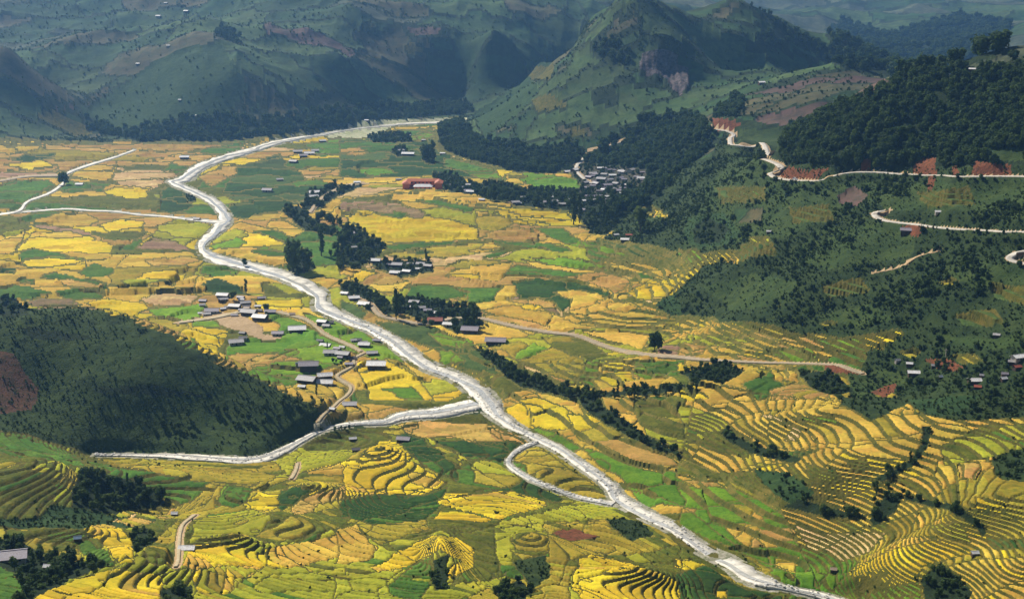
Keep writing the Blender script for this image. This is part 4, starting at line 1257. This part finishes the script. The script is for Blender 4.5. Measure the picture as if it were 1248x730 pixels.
def proto_col(name, meshes):
    c = bpy.data.collections.new(name)
    for m in meshes:
        c.objects.link(bpy.data.objects.new(name + '_plant', m))
    return c
PC = {'tree': proto_col('wood', CROWN[:2] + CROWN[3:5]), 'mixed': proto_col('mixed', CROWN + BUSH[:2]), 'bush': proto_col('bush', BUSH), 'light': proto_col('light', [CROWN[2], CROWN[5], BUSH[1]])}

def scatter_group(collection):
    g = bpy.data.node_groups.new('plant_' + collection.name, 'GeometryNodeTree')
    g.interface.new_socket('Geometry', in_out='INPUT', socket_type='NodeSocketGeometry')
    g.interface.new_socket('Geometry', in_out='OUTPUT', socket_type='NodeSocketGeometry')
    n = g.nodes; l = g.links
    gi = n.new('NodeGroupInput'); go = n.new('NodeGroupOutput')
    ci_ = n.new('GeometryNodeCollectionInfo'); ci_.inputs['Collection'].default_value = collection
    ci_.inputs['Separate Children'].default_value = True; ci_.inputs['Reset Children'].default_value = True
    ip = n.new('GeometryNodeInstanceOnPoints'); ip.inputs['Pick Instance'].default_value = True
    a = n.new('GeometryNodeInputNamedAttribute'); a.data_type = 'FLOAT'; a.inputs[0].default_value = 'size'
    rv = n.new('FunctionNodeRandomValue'); rv.data_type = 'FLOAT_VECTOR'; rv.inputs[0].default_value = (-.1, -.1, 0); rv.inputs[1].default_value = (.1, .1, 6.283)
    l.new(gi.outputs[0], ip.inputs['Points']); l.new(ci_.outputs[0], ip.inputs['Instance']); l.new(a.outputs[0], ip.inputs['Scale']); l.new(rv.outputs[0], ip.inputs['Rotation'])
    l.new(ip.outputs[0], go.inputs[0])
    return g
SG = {k: scatter_group(c) for k, c in PC.items()}
def plant(name, label, pts, sizes, kind):
    me = bpy.data.meshes.new(name)
    me.vertices.add(len(pts)); me.vertices.foreach_set('co', np.ascontiguousarray(pts, np.float32).ravel())
    at_ = me.attributes.new('size', 'FLOAT', 'POINT'); at_.data.foreach_set('value', np.ascontiguousarray(sizes, np.float32))
    o = link(bpy.data.objects.new(name, me))
    md = o.modifiers.new('plants', 'NODES'); md.node_group = SG[kind]
    tag(o, label, name.replace('_', ' '), kind='stuff')
    return o

# ------------------------------------------------------------------ houses: pixel x, y of the middle of the roof, width in pixels, roof colour
HOUSES = []          # (px, py, w, roof, cluster)
def zone(ox, oy, sc, cluster, text):
    for q in text.split():
        p = q.split(',')
        HOUSES.append((ox + float(p[0]) / sc, oy + float(p[1]) / sc, float(p[2]) / sc, p[3], cluster))
zone(220, 330, 4.292, 'the hamlet left of the river', '''222,128,62,white 285,185,60,white 338,168,52,grey 165,210,72,mauve 222,200,30,white 105,225,26,white 360,216,80,grey 418,242,76,white 470,214,58,mauve 318,152,30,white 405,186,34,white
 446,182,30,dark 138,226,40,grey 585,228,30,tan''')
zone(220, 330, 4.292, 'the bright green paddies', '610,305,88,white 510,327,60,mauve 290,372,74,grey 328,350,42,dark 325,326,34,dark 742,266,52,white 782,270,40,dark 764,287,40,grey')
zone(220, 330, 4.292, 'the group beside the winding path', '760,390,56,white 846,402,30,white 785,427,70,grey 852,434,70,grey 962,386,60,white 1002,430,56,grey 1026,490,96,white')
zone(220, 330, 4.292, 'the row above the dark wooded hill', '670,492,98,mauve 612,490,22,white 665,567,96,grey 755,548,76,white 757,585,82,white 636,606,40,white 885,698,72,grey 795,726,32,white')
zone(220, 330, 4.292, 'the line on the right river bank', '860,118,42,white 907,142,56,white 962,174,62,white')
zone(340, 220, 4.054, 'the wooded hamlet above the road', '475,396,54,white 585,416,52,grey 575,456,52,white 632,449,42,white 700,412,42,grey 648,412,32,grey 738,422,42,grey 548,416,32,mauve 690,437,30,white')
zone(340, 220, 4.054, 'the trees beside the terrace fan', '350,262,46,grey 372,330,30,grey')
zone(340, 220, 4.054, 'the bend of the upper lane', '175,60,50,white 172,80,42,white 182,98,34,grey')
zone(340, 220, 4.054, 'the thicket along the dirt road', '670,601,52,grey 643,626,28,white 702,629,42,grey 765,653,42,white 772,691,72,red 838,710,54,white 735,641,40,mauve')
zone(415, 240, 2.9714, 'the thicket along the dirt road', '470,480,60,mauve 562,520,72,mauve')
zone(560, 160, 4.562, 'the strip right of the school', '40,300,46,grey 60,337,44,white 125,322,30,white 125,381,34,white 20,285,36,mauve 310,396,46,grey 326,402,34,white 360,370,40,grey')
zone(560, 160, 4.562, 'the tree lined lower village edge', '500,366,36,white 520,391,50,grey 488,395,42,mauve 570,406,44,grey 620,381,32,white 660,386,36,grey 680,437,40,mauve 735,441,28,white 740,386,50,grey 770,364,48,mauve 830,366,44,white 905,346,32,white')
zone(560, 160, 4.562, 'the crowded village core', '''600,226,40,white 640,216,46,white 782,206,34,white 740,236,44,grey 720,256,40,mauve 790,266,52,grey 760,291,44,grey 820,301,50,mauve 850,246,40,white 905,226,46,grey 955,216,44,grey 1010,262,46,white
 880,331,44,mauve 850,321,36,grey 940,301,40,grey 870,291,40,grey 830,216,36,mauve 700,286,40,grey 800,326,32,white 760,240,34,mauve 805,240,36,grey 835,270,38,grey 895,260,38,mauve''')
zone(560, 160, 4.562, 'the clearing below the village', '920,603,46,white 870,577,30,white 942,578,36,red')
zone(415, 0, 2.9714, 'the houses touching the orange school', '380,660,24,grey 400,672,26,mauve 421,665,22,white 441,681,28,grey 460,691,26,mauve 430,650,20,grey 520,686,22,white')
zone(415, 0, 2.9714, 'the green meadow before the peak', '60,661,24,white 210,651,20,grey 245,556,44,white 218,546,24,grey 370,556,18,white 245,491,18,white 300,508,14,white')
zone(1060, 380, 6.085, 'the hillside hamlet at right', '''205,366,40,grey 295,389,48,white 325,452,86,white 475,406,38,grey 525,491,28,white 775,510,94,white 830,481,28,grey 800,560,52,red 992,501,48,white 1000,466,50,mauve
 1100,336,96,white 1050,376,46,grey 1092,411,60,red 940,176,50,grey''')
zone(0, 0, 1, 'the foreground terraces', '14,677,36,mauve 58,692,9,white 228,668,19,white 95,657,9,blue 213,627,8,white 430,535,9,white 434,548,10,dark 492,535,16,mauve 1016,695,8,tan 1188,675,9,white')
zone(0, 0, 1, 'the far left rice fields', '225,192,11,white 97,225,9,white 341,219,8,grey 326,232,12,mauve 240,267,8,grey')
zone(0, 0, 1, 'the grove by the distant river', '363,185,11,grey 377,187,12,white 358,197,10,grey 370,190,10,mauve 384,184,9,grey 393,172,8,white 384,236,10,white')
zone(0, 0, 1, 'the hazy left mountainside', '193,20,5.85,white 227,14,5.85,white 205,56,4.55,white 168,78,4.55,white 241,141,4.55,white 202,4,3.9,white 219,122,3.9,white 447,147,5.2,white')
zone(0, 0, 1, 'the slope under the peaks', '928,101,8,white 937,283,6,white 1105,281,15,mauve 1143,259,7,white 975,150,5,white 1160,92,8,white 1185,85,8,white')

def quads_mesh(name, V, F, mats, mi=None):
    me = bpy.data.meshes.new(name); me.from_pydata(V, [], F)
    for m in mats: me.materials.append(MAT[m])
    if mi: me.polygons.foreach_set('material_index', mi)
    me.update(); return me
def box_vf(x0, x1, y0, y1, z0, z1, V, F):
    n = len(V)
    V += [(x0, y0, z0), (x1, y0, z0), (x1, y1, z0), (x0, y1, z0), (x0, y0, z1), (x1, y0, z1), (x1, y1, z1), (x0, y1, z1)]
    F += [(n, n + 3, n + 2, n + 1), (n + 4, n + 5, n + 6, n + 7), (n, n + 1, n + 5, n + 4), (n + 1, n + 2, n + 6, n + 5), (n + 2, n + 3, n + 7, n + 6), (n + 3, n, n + 4, n + 7)]
# unit house: 10 m long (x), 7 m deep, eaves 2.3 m, ridge 4.6 m
def house_parts(wallmat):
    V = [(-4.6, -3, -3), (4.6, -3, -3), (4.6, 3, -3), (-4.6, 3, -3), (-4.6, -3, 2.4), (4.6, -3, 2.4), (4.6, 3, 2.4), (-4.6, 3, 2.4), (-4.6, 0, 3.5), (4.6, 0, 3.5)]
    F = [(0, 1, 5, 4), (2, 3, 7, 6), (1, 2, 6, 9, 5), (3, 0, 4, 8, 7), (4, 5, 9, 8), (6, 7, 8, 9)]
    wall = quads_mesh('wall', V, F, [wallmat])
    return wall
WALL = {m: house_parts(m) for m in ('timber', 'plaster')}
def roof_mesh(mat):
    V = []; F = []
    e, rdg, ov, L = 2.05, 3.72, 3.9, 5.4
    for s in (-1, 1):
        n = len(V)
        V += [(-L, s * ov, e), (L, s * ov, e), (L, 0.02 * s, rdg), (-L, 0.02 * s, rdg), (-L, s * ov, e - .16), (L, s * ov, e - .16), (L, 0.02 * s, rdg - .16), (-L, 0.02 * s, rdg - .16)]
        F += [(n, n + 1, n + 2, n + 3), (n + 4, n + 7, n + 6, n + 5), (n, n + 4, n + 5, n + 1), (n + 1, n + 5, n + 6, n + 2), (n, n + 3, n + 7, n + 4)]
        if s == 1: F[-5:] = [tuple(reversed(f)) for f in F[-5:]]
    return quads_mesh('roof', V, F, [mat])
ROOF = {k: roof_mesh('roof_' + k) for k in ('white', 'grey', 'mauve', 'dark', 'tan', 'red', 'blue')}
def small_box(name, dims, mat):
    V = []; F = []; box_vf(*dims, V, F); return quads_mesh(name, V, F, [mat])
RIDGE = {k: small_box('ridge_cap', (-5.42, 5.42, -.22, .22, 3.64, 3.79), 'roof_' + k) for k in ROOF}
DOOR = small_box('door', (-.6, .6, -3.08, -2.99, -.2, 1.95), 'trunk')
WIN = [small_box('window', (x - .5, x + .5, -3.07, -2.99, .8, 1.7), 'glass_dark') for x in (-2.8, 2.8)]
WORD = ['', 'first', 'second', 'third', 'fourth', 'fifth', 'sixth', 'seventh', 'eighth', 'ninth', 'tenth', 'eleventh', 'twelfth', 'thirteenth', 'fourteenth', 'fifteenth', 'sixteenth', 'seventeenth', 'eighteenth', 'nineteenth', 'twentieth', 'twenty-first', 'twenty-second', 'twenty-third']
CNAME = {'white': 'white', 'grey': 'grey', 'mauve': 'purplish grey', 'dark': 'blackish', 'tan': 'tan', 'red': 'red', 'blue': 'blue'}
for k in range(12):
    HOUSES.append((rnd.uniform(243, 335), rnd.uniform(361, 386), rnd.uniform(7, 11), rnd.choice(['grey', 'mauve', 'dark', 'tan']), 'the hamlet left of the river'))
for k in range(9):
    HOUSES.append((rnd.uniform(385, 462), rnd.uniform(412, 448), rnd.uniform(7, 11), rnd.choice(['grey', 'mauve', 'dark']), 'the group beside the winding path'))
for k in range(34):                                   # the crowded core is filled roof by roof
    HOUSES.append((rnd.uniform(712, 786), rnd.uniform(204, 246), rnd.uniform(5, 8.5), rnd.choice(['grey', 'mauve', 'mauve', 'dark', 'white']), rnd.choice(['the upper crowded village core', 'the lower crowded village core'])))
HOUSES[-34:] = [(h[0], h[1], h[2], h[3], 'the upper village core' if h[1] < 222 else 'the lower village core') for h in HOUSES[-34:] if not (h[1] > 238 and h[0] > 765)]
hp = unproject([h[0] for h in HOUSES], [h[1] + h[2] * .16 for h in HOUSES], HG)
HPOS = []
for i, (px, py, wpx, roof, clu) in enumerate(HOUSES):
    x, y, z = hp[i]
    D = math.hypot(y * ct - (z - CAM_H) * st_, 0)
    Lm = max(wpx * D / FPX, 2.2) * 1.08
    sc = Lm / 10.8
    root = bpy.data.objects.new('house' if Lm > 4 else 'hut', None); link(root)
    wide = wpx * 1.0
    dsc = sc * (1.0 if Lm < 13 else 13 / Lm) * rnd.uniform(.95, 1.15)
    hsc = max(min(sc, 1.15), .5)
    root.location = (x, y, float(hs(HG, x, y)) + .1)
    root.rotation_euler = (0, 0, math.radians(rnd.uniform(-24, 24) if clu != 'the crowded village core' else rnd.uniform(-60, 60)))
    root.scale = (sc, dsc, hsc)
    same = sorted([h for h in HOUSES if h[4] == clu and h[3] == roof], key=lambda h: h[0])
    k = same.index(HOUSES[i]) + 1
    kind = 'house' if Lm > 4 else 'hut'
    c = CNAME[roof]
    if len(same) == 1: lb = f'the only {c}-roofed {kind} in {clu}'
    elif k <= 14 and k <= (len(same) + 1) // 2: lb = f'{c}-roofed {kind}, {WORD[k]} from left of its colour in {clu}'
    else: lb = f'{c}-roofed {kind}, {WORD[len(same) + 1 - k]} from right of its colour in {clu}'
    lb = lb.replace('first from left', 'leftmost').replace('first from right', 'rightmost').replace('purplish grey', 'purplish-grey')
    tag(root, lb, kind, 'houses in ' + clu)
    wm = 'timber' if rnd.random() < .7 else 'plaster'
    link(bpy.data.objects.new('wall', WALL[wm]), root)
    ro = link(bpy.data.objects.new('roof', ROOF[roof]), root)
    link(bpy.data.objects.new('ridge_cap', RIDGE[roof]), ro)
    if wpx > 9:
        link(bpy.data.objects.new('door', DOOR), root)
        for wn in WIN: link(bpy.data.objects.new('window', wn), root)
    HPOS.append((x, y, Lm))
HPOS = np.array(HPOS)

# the orange school
def school():
    p = unproject([515], [230], HG)[0]
    g = 'blocks of the orange school'
    blocks = [('school_building', 'long orange two-storey school block behind the white hall', 0, 15, 36, 7, 6.4, 0, 'orange_wall', 'roof_tile'),
              ('school_building', 'orange school wing on the left side of the yard', -17, 4, 18, 7, 6.0, 90, 'orange_wall', 'roof_tile'),
              ('school_building', 'orange school wing on the right side of the yard', 17, 4, 18, 7, 6.0, 90, 'orange_wall', 'roof_tile'),
              ('school_hall', 'low white-roofed hall in front of the orange school', 1, -7, 18, 8, 3.2, 0, 'orange_wall', 'roof_white')]
    for (nm, lb, ox, oy, L, Wd, hh, rot, wm, rm) in blocks:
        root = link(bpy.data.objects.new(nm, None)); x, y = p[0] + ox, p[1] + oy
        root.location = (x, y, float(hs(HG, x, y)) + .2); root.rotation_euler = (0, 0, math.radians(rot))
        V = []; F = []; box_vf(-L / 2, L / 2, -Wd / 2, Wd / 2, -4, hh, V, F); link(bpy.data.objects.new('wall', quads_mesh('wall', V, F, [wm])), root)
        V = [(-L / 2 - 1, -Wd / 2 - 1, hh + .02), (L / 2 + 1, -Wd / 2 - 1, hh + .02), (L / 2 + 1, Wd / 2 + 1, hh + .02), (-L / 2 - 1, Wd / 2 + 1, hh + .02), (-L / 2 + 2, 0, hh + 2.4), (L / 2 - 2, 0, hh + 2.4)]
        F = [(0, 1, 5, 4), (1, 2, 5), (2, 3, 4, 5), (3, 0, 4), (3, 2, 1, 0)]
        link(bpy.data.objects.new('roof', quads_mesh('roof', V, F, [rm])), root)
        for fl in range(2 if hh > 5 else 1):
            nw = int(L // 4)
            for k in range(nw):
                xx = -L / 2 + (k + .5) * L / nw
                for sd in ((-1, 1) if rot else (-1,)):
                    V = []; F = []; ya = sd * (Wd / 2 - .02); yb = sd * (Wd / 2 + .07)
                    box_vf(xx - .8, xx + .8, min(ya, yb), max(ya, yb), 1 + fl * 3, 2.4 + fl * 3, V, F)
                    link(bpy.data.objects.new('window', quads_mesh('window', V, F, ['glass_dark'])), root)
        tag(root, lb, 'school', g)
    return p
SCH = school()

# ------------------------------------------------------------------ woods and scrub
qx = (Xg[:-1, :-1] + Xg[1:, 1:]) / 2; qy = (Yg[:-1, :-1] + Yg[1:, 1:]) / 2
area = ((Xg[:-1, 1:] - Xg[:-1, :-1]) * (Yg[1:, :-1] - Yg[:-1, :-1]))
vq = VISH[:-1, :-1] | VISH[1:, 1:]
vq = vq & (np.abs(qx / qy) < .46) & (qy > 380)
clq = CL[:-1, :-1]; rgq = RG[:-1, :-1]; wetq = WET[:-1, :-1] | WET[1:, 1:]
clump = fbm(qx, qy, 38, 3, 201)
def sample(mask, dens, szlo, szhi, clumpy=0.0):
    lam = np.where(mask & ~wetq, area * dens, 0)
    if clumpy: lam = lam * np.clip(1 + clump * clumpy, 0, 4)
    k = RNG.poisson(lam)
    r, c = np.nonzero(k)
    rep = k[r, c]; r = np.repeat(r, rep); c = np.repeat(c, rep)
    a = RNG.random(len(r)); b = RNG.random(len(r))
    y = YR[r] + (YR[r + 1] - YR[r]) * a; x = (TC[c] + (TC[c + 1] - TC[c]) * b) * y
    z = hs(HG, x, y)
    s = szlo + (szhi - szlo) * RNG.random(len(r)) ** 1.6
    if len(HPOS) and len(x):
        keep = np.ones(len(x), bool)
        for (hx, hy, hl) in HPOS:
            keep &= ((x - hx) ** 2 + (y - hy + hl * .3) ** 2) > (hl * .72 + .3) ** 2
        keep &= ~((np.abs(x - SCH[0]) < 24) & (y > SCH[1] - 26) & (y < SCH[1] + 22))
        x, y, z, s = x[keep], y[keep], z[keep], s[keep]
    return np.stack([x, y, z - .15 * s], 1), s
def C_(*n): return np.isin(clq, [CI[a] for a in n])
jobs = [
 ('forest', 'dense dark green forest covering the hill above the pale road', C_('F') & (rgq == 5), .075, 2.2, 4.6, 0, 'tree'),
 ('hillside_scrub', 'dark green scrub and small trees over the right hillside', C_('S') & (rgq == 6), .09, .35, 1.25, 2.0, 'mixed'),
 ('hillside_cover', 'mid green bushes covering the right hillside', C_('S') & (rgq == 6), .15, .25, .8, 1.0, 'light'),
 ('hillside_bushes', 'lighter green bushes on the open grass of the right hillside', C_('S2', 'K', 'E') & (rgq == 6), .16, .25, .85, 1.5, 'light'),
 ('hillside_trees', 'darker trees in loose clumps on the right hillside', C_('S', 'S2') & (rgq == 6), .012, 1.2, 2.3, 3.5, 'tree'),
 ('hill_shrubs', 'dark shrubs spread over the wooded hill at left', C_('LH', 'S', 'F2', 'B') & (rgq == 7), .055, .25, .85, 2.4, 'mixed'),
 ('hill_bushes', 'mid green bushes covering the wooded hill at left', C_('LH', 'S', 'F2') & (rgq == 7), .09, .2, .6, 1.5, 'light'),
 ('open_slope_bushes', 'low bushes dotted over the lighter grass of the left hill', C_('S2', 'LR') & (rgq == 7), .06, .3, .8, 2.0, 'light'),
 ('riverside_woods', 'dark woods along the foot of the far mountains', C_('F2', 'F') & (rgq != 5) & (rgq != 7) & (qy > 1100), .028, 2.2, 5.0, .4, 'tree'),
 ('distant_forest', 'hazy blue forest on the distant hills', C_('FF'), .006, 5, 9, 0, 'tree'),
 ('mountain_hedges', 'thin dark hedges between the fields of the far mountainsides', C_('M', 'MB', 'M2') & (qy > 1400) & ~QF, .035, .5, 1.35, 1.0, 'mixed'),
 ('mountain_bushes', 'scattered trees and hedges on the far mountainsides', C_('M', 'MB', 'M2', 'K') & (qy > 1500), .0025, .9, 2.2, 3.0, 'mixed'),
 ('slope_scrub', 'dark scrub between the terraces of the near slopes', C_('S', 'K', 'S2') & np.isin(rgq, [0, 9]), .15, .35, 1.2, 1.2, 'mixed'),
 ('foreground_scrub', 'low green scrub around the red earth in the near slope', C_('S', 'K', 'S2') & (rgq == 8), .14, .25, .85, 1.8, 'light'),
 ('thicket_bushes', 'dark bushes filling the thickets between fields and hamlets', C_('B', 'F2') & np.isin(rgq, [0, 6, 8, 9]) & (qy < 1300), .075, .8, 2.2, .4, 'mixed'),
 ('village_trees', 'dark trees around the far village strip and lanes', C_('B') & (qy >= 1300) & (rgq != 7), .022, 1.3, 3.2, .5, 'tree'),
 ('village_bushes', 'small dark trees between the roofs of the crowded village', C_('VI'), .03, 1.0, 2.3, 0, 'tree'),
 ('bank_bushes', 'small bushes along the banks of the rice terraces', FLD[:-1, :-1] & ~QF & np.isin(rgq, [0, 8, 9, 6]), .008, .3, .75, 2.5, 'light'),
]
for (nm, lb, mask, dens, a, b, cl, kd) in jobs:
    P_, s_ = sample(mask & vq, dens, a, b, cl)
    if len(P_): plant(nm, lb, P_, s_, kd)
    print(nm, len(P_))

# ------------------------------------------------------------------ trees one can tell apart
def tree(x, y, size, label, group, kind='crown', z=None, trunk_h=.7):
    root = link(bpy.data.objects.new('tree', None))
    root.location = (x, y, float(hs(HG, x, y)))
    root.rotation_euler = (0, 0, rnd.uniform(0, 6.28)); root.scale = (size, size, size * rnd.uniform(.9, 1.2))
    link(bpy.data.objects.new('trunk', TRUNK), root)
    cr = link(bpy.data.objects.new('crown', rnd.choice(TALL if kind == 'tall' else CROWN)), root)
    cr.location = (0, 0, trunk_h * .35)
    tag(root, label, 'tree', group)
SOLO = [(358, 331, 11, 'crown', 'large dark round tree on the right bank above the river bend'), (371, 333, 8, 'crown', 'lower dark tree joined to the large round one by the river'), (392, 312, 8, 'tall', 'slim dark tree standing alone between river and grove'),
        (699, 274, 9, 'tall', 'tall dark tree at the edge of the gold fields under the village'), (706, 272, 7, 'tall', 'second slim tree beside the tall one below the village'), (798, 428, 7, 'crown', 'lone tree standing above the dirt road in gold terraces'),
        (78, 226, 5, 'crown', 'small dark tree where the far left stream bends'), (519, 196, 6, 'crown', 'dark tree left of the white house on the green meadow'), (528, 198, 5, 'tall', 'slim tree right of the meadow house before the peak'),
        (483, 390, 7, 'tall', 'tall pointed tree at the left end of the road thicket'), (577, 402, 7, 'tall', 'tall pointed tree at the right end of the road thicket'), (571, 397, 8, 'crown', 'dense tree beside the right end of the road thicket'),
        (300, 358, 4, 'tall', 'slim tree beside the hamlet left of the river'), (285, 366, 3.5, 'crown', 'dark tree among the roofs of the left hamlet'), (733, 195, 9, 'crown', 'round dark tree above the curve of the village road'),
        (780, 285, 9, 'crown', 'dark tree in the hillside field right of the village'), (297, 325, 3.5, 'crown', 'small tree on the near bank of the river bend'), (325, 380, 3, 'crown', 'bush-like tree beside the path leaving the hamlet')]
sp = unproject([s[0] for s in SOLO], [s[1] for s in SOLO], HG)
for s, p in zip(SOLO, sp):
    D = p[1]
    tree(p[0], p[1], s[2] * 1.35 * D / FPX, s[4], 'trees standing alone', s[3])
def ordinal(lb, k, n):
    if k == 1: return 'leftmost ' + lb
    if k == n: return 'rightmost ' + lb
    head, tail = lb.split(' tree ', 1)
    side = 'left' if k <= (n + 1) // 2 else 'right'
    return f"{head} tree {WORD[k if side == 'left' else n + 1 - k]} from {side} {tail}"
TG = [([(383, 232), (402, 226), (421, 222), (395, 243), (378, 258)], 10, 2.6, 'dark tree lining the bend of the upper lane', 'trees along the upper lane'),
      ([(345, 262), (372, 262), (395, 272), (420, 276), (400, 268)], 16, 2.8, 'dark tree in the hedge left of the terrace fan', 'trees of the hedge by the fan'),
      ([(405, 285), (430, 280), (465, 300), (450, 325), (415, 335), (400, 310)], 34, 3.0, 'dark tree in the grove beside the golden terrace fan', 'trees of the grove by the fan'),
      ([(455, 318), (525, 318), (525, 335), (470, 335)], 14, 2.3, 'dark tree around the hamlet above the road', 'trees around the upper hamlet'),
      ([(415, 348), (440, 352), (475, 375), (470, 385), (440, 372), (415, 352)], 16, 2.0, 'dark tree behind the row of white riverside roofs', 'trees behind the riverside roofs'),
      ([(478, 368), (500, 365), (590, 382), (590, 405), (560, 408), (520, 398), (480, 388)], 42, 2.4, 'dark tree in the thicket along the dirt road', 'trees of the road thicket'),
      ([(540, 222), (580, 232), (640, 238), (700, 248), (690, 258), (600, 246), (550, 234)], 34, 3.2, 'dark tree between the roofs of the village strip', 'trees of the village strip'),
      ([(715, 262), (745, 235), (790, 238), (770, 280), (730, 285)], 26, 4.2, 'dark tree in the wood below the village core', 'trees of the wood below the village'),
      ([(600, 435), (625, 450), (680, 478), (740, 482), (735, 492), (660, 478), (610, 455)], 24, 2.0, 'dark tree in the wooded gully right of the river', 'trees of the gully'),
      ([(740, 482), (835, 470), (860, 475), (760, 492)], 14, 1.7, 'dark tree on the bank below the terraced gold fields', 'trees of the field bank'),
      ([(95, 580), (115, 576), (160, 590), (200, 605), (200, 615), (135, 624), (92, 618)], 30, 1.9, 'dark tree in the shaded ravine of the near slope', 'trees of the ravine'),
      ([(5, 660), (35, 658), (55, 680), (125, 690), (80, 708), (30, 728)], 26, 1.8, 'dark tree around the long purplish roof in the corner', 'trees of the corner grove'),
      ([(1065, 590), (1085, 565), (1110, 560), (1112, 585), (1090, 620), (1065, 640)], 14, 1.5, 'dark tree in the gully splitting the right terraces', 'trees of the terrace gully'),
      ([(1120, 710), (1145, 685), (1165, 705), (1180, 728)], 6, 1.3, 'dark bushy tree between the two yellow terraces in the corner', 'trees of the corner gully'),
      ([(245, 372), (275, 366), (300, 362), (335, 376), (330, 388), (262, 384)], 9, 1.3, 'dark tree among the roofs of the hamlet left of the river', 'trees of the left hamlet'),
      ([(360, 432), (400, 425), (440, 440), (400, 468), (370, 466)], 10, 1.3, 'dark tree among the houses beside the winding path', 'trees by the winding path'),
      ([(340, 490), (395, 478), (400, 492), (350, 500)], 10, 1.5, 'dark tree between the last houses and the left hill', 'trees below the last houses'),
      ([(1090, 420), (1130, 425), (1200, 440), (1245, 430), (1245, 470), (1180, 480), (1110, 460)], 22, 1.7, 'dark tree around the white roofs of the right hamlet', 'trees of the right hamlet'),
      ([(120, 490), (180, 525), (270, 535), (370, 510), (330, 500), (200, 500)], 20, 1.5, 'dark tree on the shaded flank of the left hill', 'trees on the left hill flank')]
for (poly, n_, size, lb, grp) in TG:
    pts = np.array(poly, float); got = []
    c0 = np.vstack([pts, pts[:1]])
    r_ = raster(poly)
    ys, xs = np.nonzero(r_[1])
    if not len(xs): continue
    pick = RNG.choice(len(xs), min(n_, len(xs)), replace=False)
    pp = unproject(xs[pick] + r_[0][1].start, ys[pick] + r_[0][0].start, HG)
    pp = [q for q in pp[np.argsort(pp[:, 0] / pp[:, 1])] if not ((HPOS[:, 0] - q[0]) ** 2 + (HPOS[:, 1] - q[1]) ** 2 < (HPOS[:, 2] * .7 + 1) ** 2).any()]
    for j, q in enumerate(pp):
        tree(q[0], q[1], size * rnd.uniform(.75, 1.3), ordinal(lb, j + 1, len(pp)), grp, 'tall' if rnd.random() < .15 else 'crown')

# ------------------------------------------------------------------ boulders in the lower river, a car, a pole
def rock_mesh(seed):
    r = random.Random(seed); bm = bmesh.new(); bmesh.ops.create_icosphere(bm, subdivisions=1, radius=1)
    for v in bm.verts: v.co *= r.uniform(.7, 1.15); v.co.z *= .6
    me = bpy.data.meshes.new('boulder'); bm.to_mesh(me); bm.free(); me.materials.append(MAT['boulder']); return me
PC['rock'] = proto_col('stones', [rock_mesh(i) for i in range(4)]); SG['rock'] = scatter_group(PC['rock'])
bp_, bs_ = [], []
for rb in RIBBON[:3]:
    C, Nn, hw, z = rb['C'], rb['N'], rb['hw'], rb['z']
    for k in range(len(C) - 1):
        if C[k, 1] > 1000: continue
        for _ in range(int(6 + hw[k])):
            f = RNG.uniform(-1.1, 1.1); t = RNG.random()
            c = C[k] * (1 - t) + C[k + 1] * t
            bp_.append((c[0] + Nn[k, 0] * hw[k] * f, c[1] + Nn[k, 1] * hw[k] * f, z[k])); bs_.append(.2 + .7 * RNG.random() ** 3)
plant('river_stones', 'pale boulders and gravel strewn along the river bed', np.array(bp_), np.array(bs_), 'rock')

def car(px, py, label):
    p = unproject([px], [py], HG)[0]
    rb = [r for r in RIBBON if r['name'] == 'mountain_road'][1]
    k = int(np.argmin(np.hypot(rb['C'][:, 0] - p[0], rb['C'][:, 1] - p[1])))
    T = rb['C'][k + 1] - rb['C'][k]
    root = link(bpy.data.objects.new('car', None)); root.location = (rb['C'][k, 0], rb['C'][k, 1], rb['z'][k] + .08); root.rotation_euler = (0, 0, math.atan2(T[1], T[0]))
    V = []; F = []; box_vf(-2.2, 2.2, -.9, .9, .35, 1.0, V, F)
    n = len(V); V += [(-1.9, -.85, 1.0), (1.2, -.85, 1.0), (1.2, .85, 1.0), (-1.9, .85, 1.0), (-1.6, -.72, 1.65), (.6, -.72, 1.65), (.6, .72, 1.65), (-1.6, .72, 1.65)]
    F += [(n + 4, n + 5, n + 6, n + 7)]
    link(bpy.data.objects.new('body', quads_mesh('body', V, F, ['car_white'])), root)
    link(bpy.data.objects.new('window', quads_mesh('window', V[n:], [(0, 1, 5, 4), (1, 2, 6, 5), (2, 3, 7, 6), (3, 0, 4, 7)], ['glass_dark'])), root)
    bm = bmesh.new(); bmesh.ops.create_cone(bm, cap_ends=True, segments=12, radius1=.36, radius2=.36, depth=.24); wm = bpy.data.meshes.new('wheel'); bm.to_mesh(wm); bm.free(); wm.materials.append(MAT['rubber'])
    for (wx_, wy_) in ((-1.35, -.85), (1.35, -.85), (-1.35, .85), (1.35, .85)):
        o = link(bpy.data.objects.new('wheel', wm), root); o.location = (wx_, wy_, .36); o.rotation_euler = (math.pi / 2, 0, 0)
    tag(root, label, 'car')
car(972, 220, 'small white car on the pale mountain road below the forest')
def pole(px, py, label):
    p = unproject([px], [py], HG)[0]
    root = link(bpy.data.objects.new('power_pole', None)); root.location = (p[0], p[1], float(hs(HG, p[0], p[1])) - .3)
    V = []; F = []; box_vf(-.14, .14, -.14, .14, 0, 8.5, V, F); link(bpy.data.objects.new('post', quads_mesh('post', V, F, ['plaster'])), root)
    V = []; F = []; box_vf(-1, 1, -.29, -.15, 7.6, 7.8, V, F); link(bpy.data.objects.new('crossarm', quads_mesh('crossarm', V, F, ['plaster'])), root)
    tag(root, label, 'power pole')
pole(1152, 443, 'pale power pole above the red earth bank of the right hamlet')
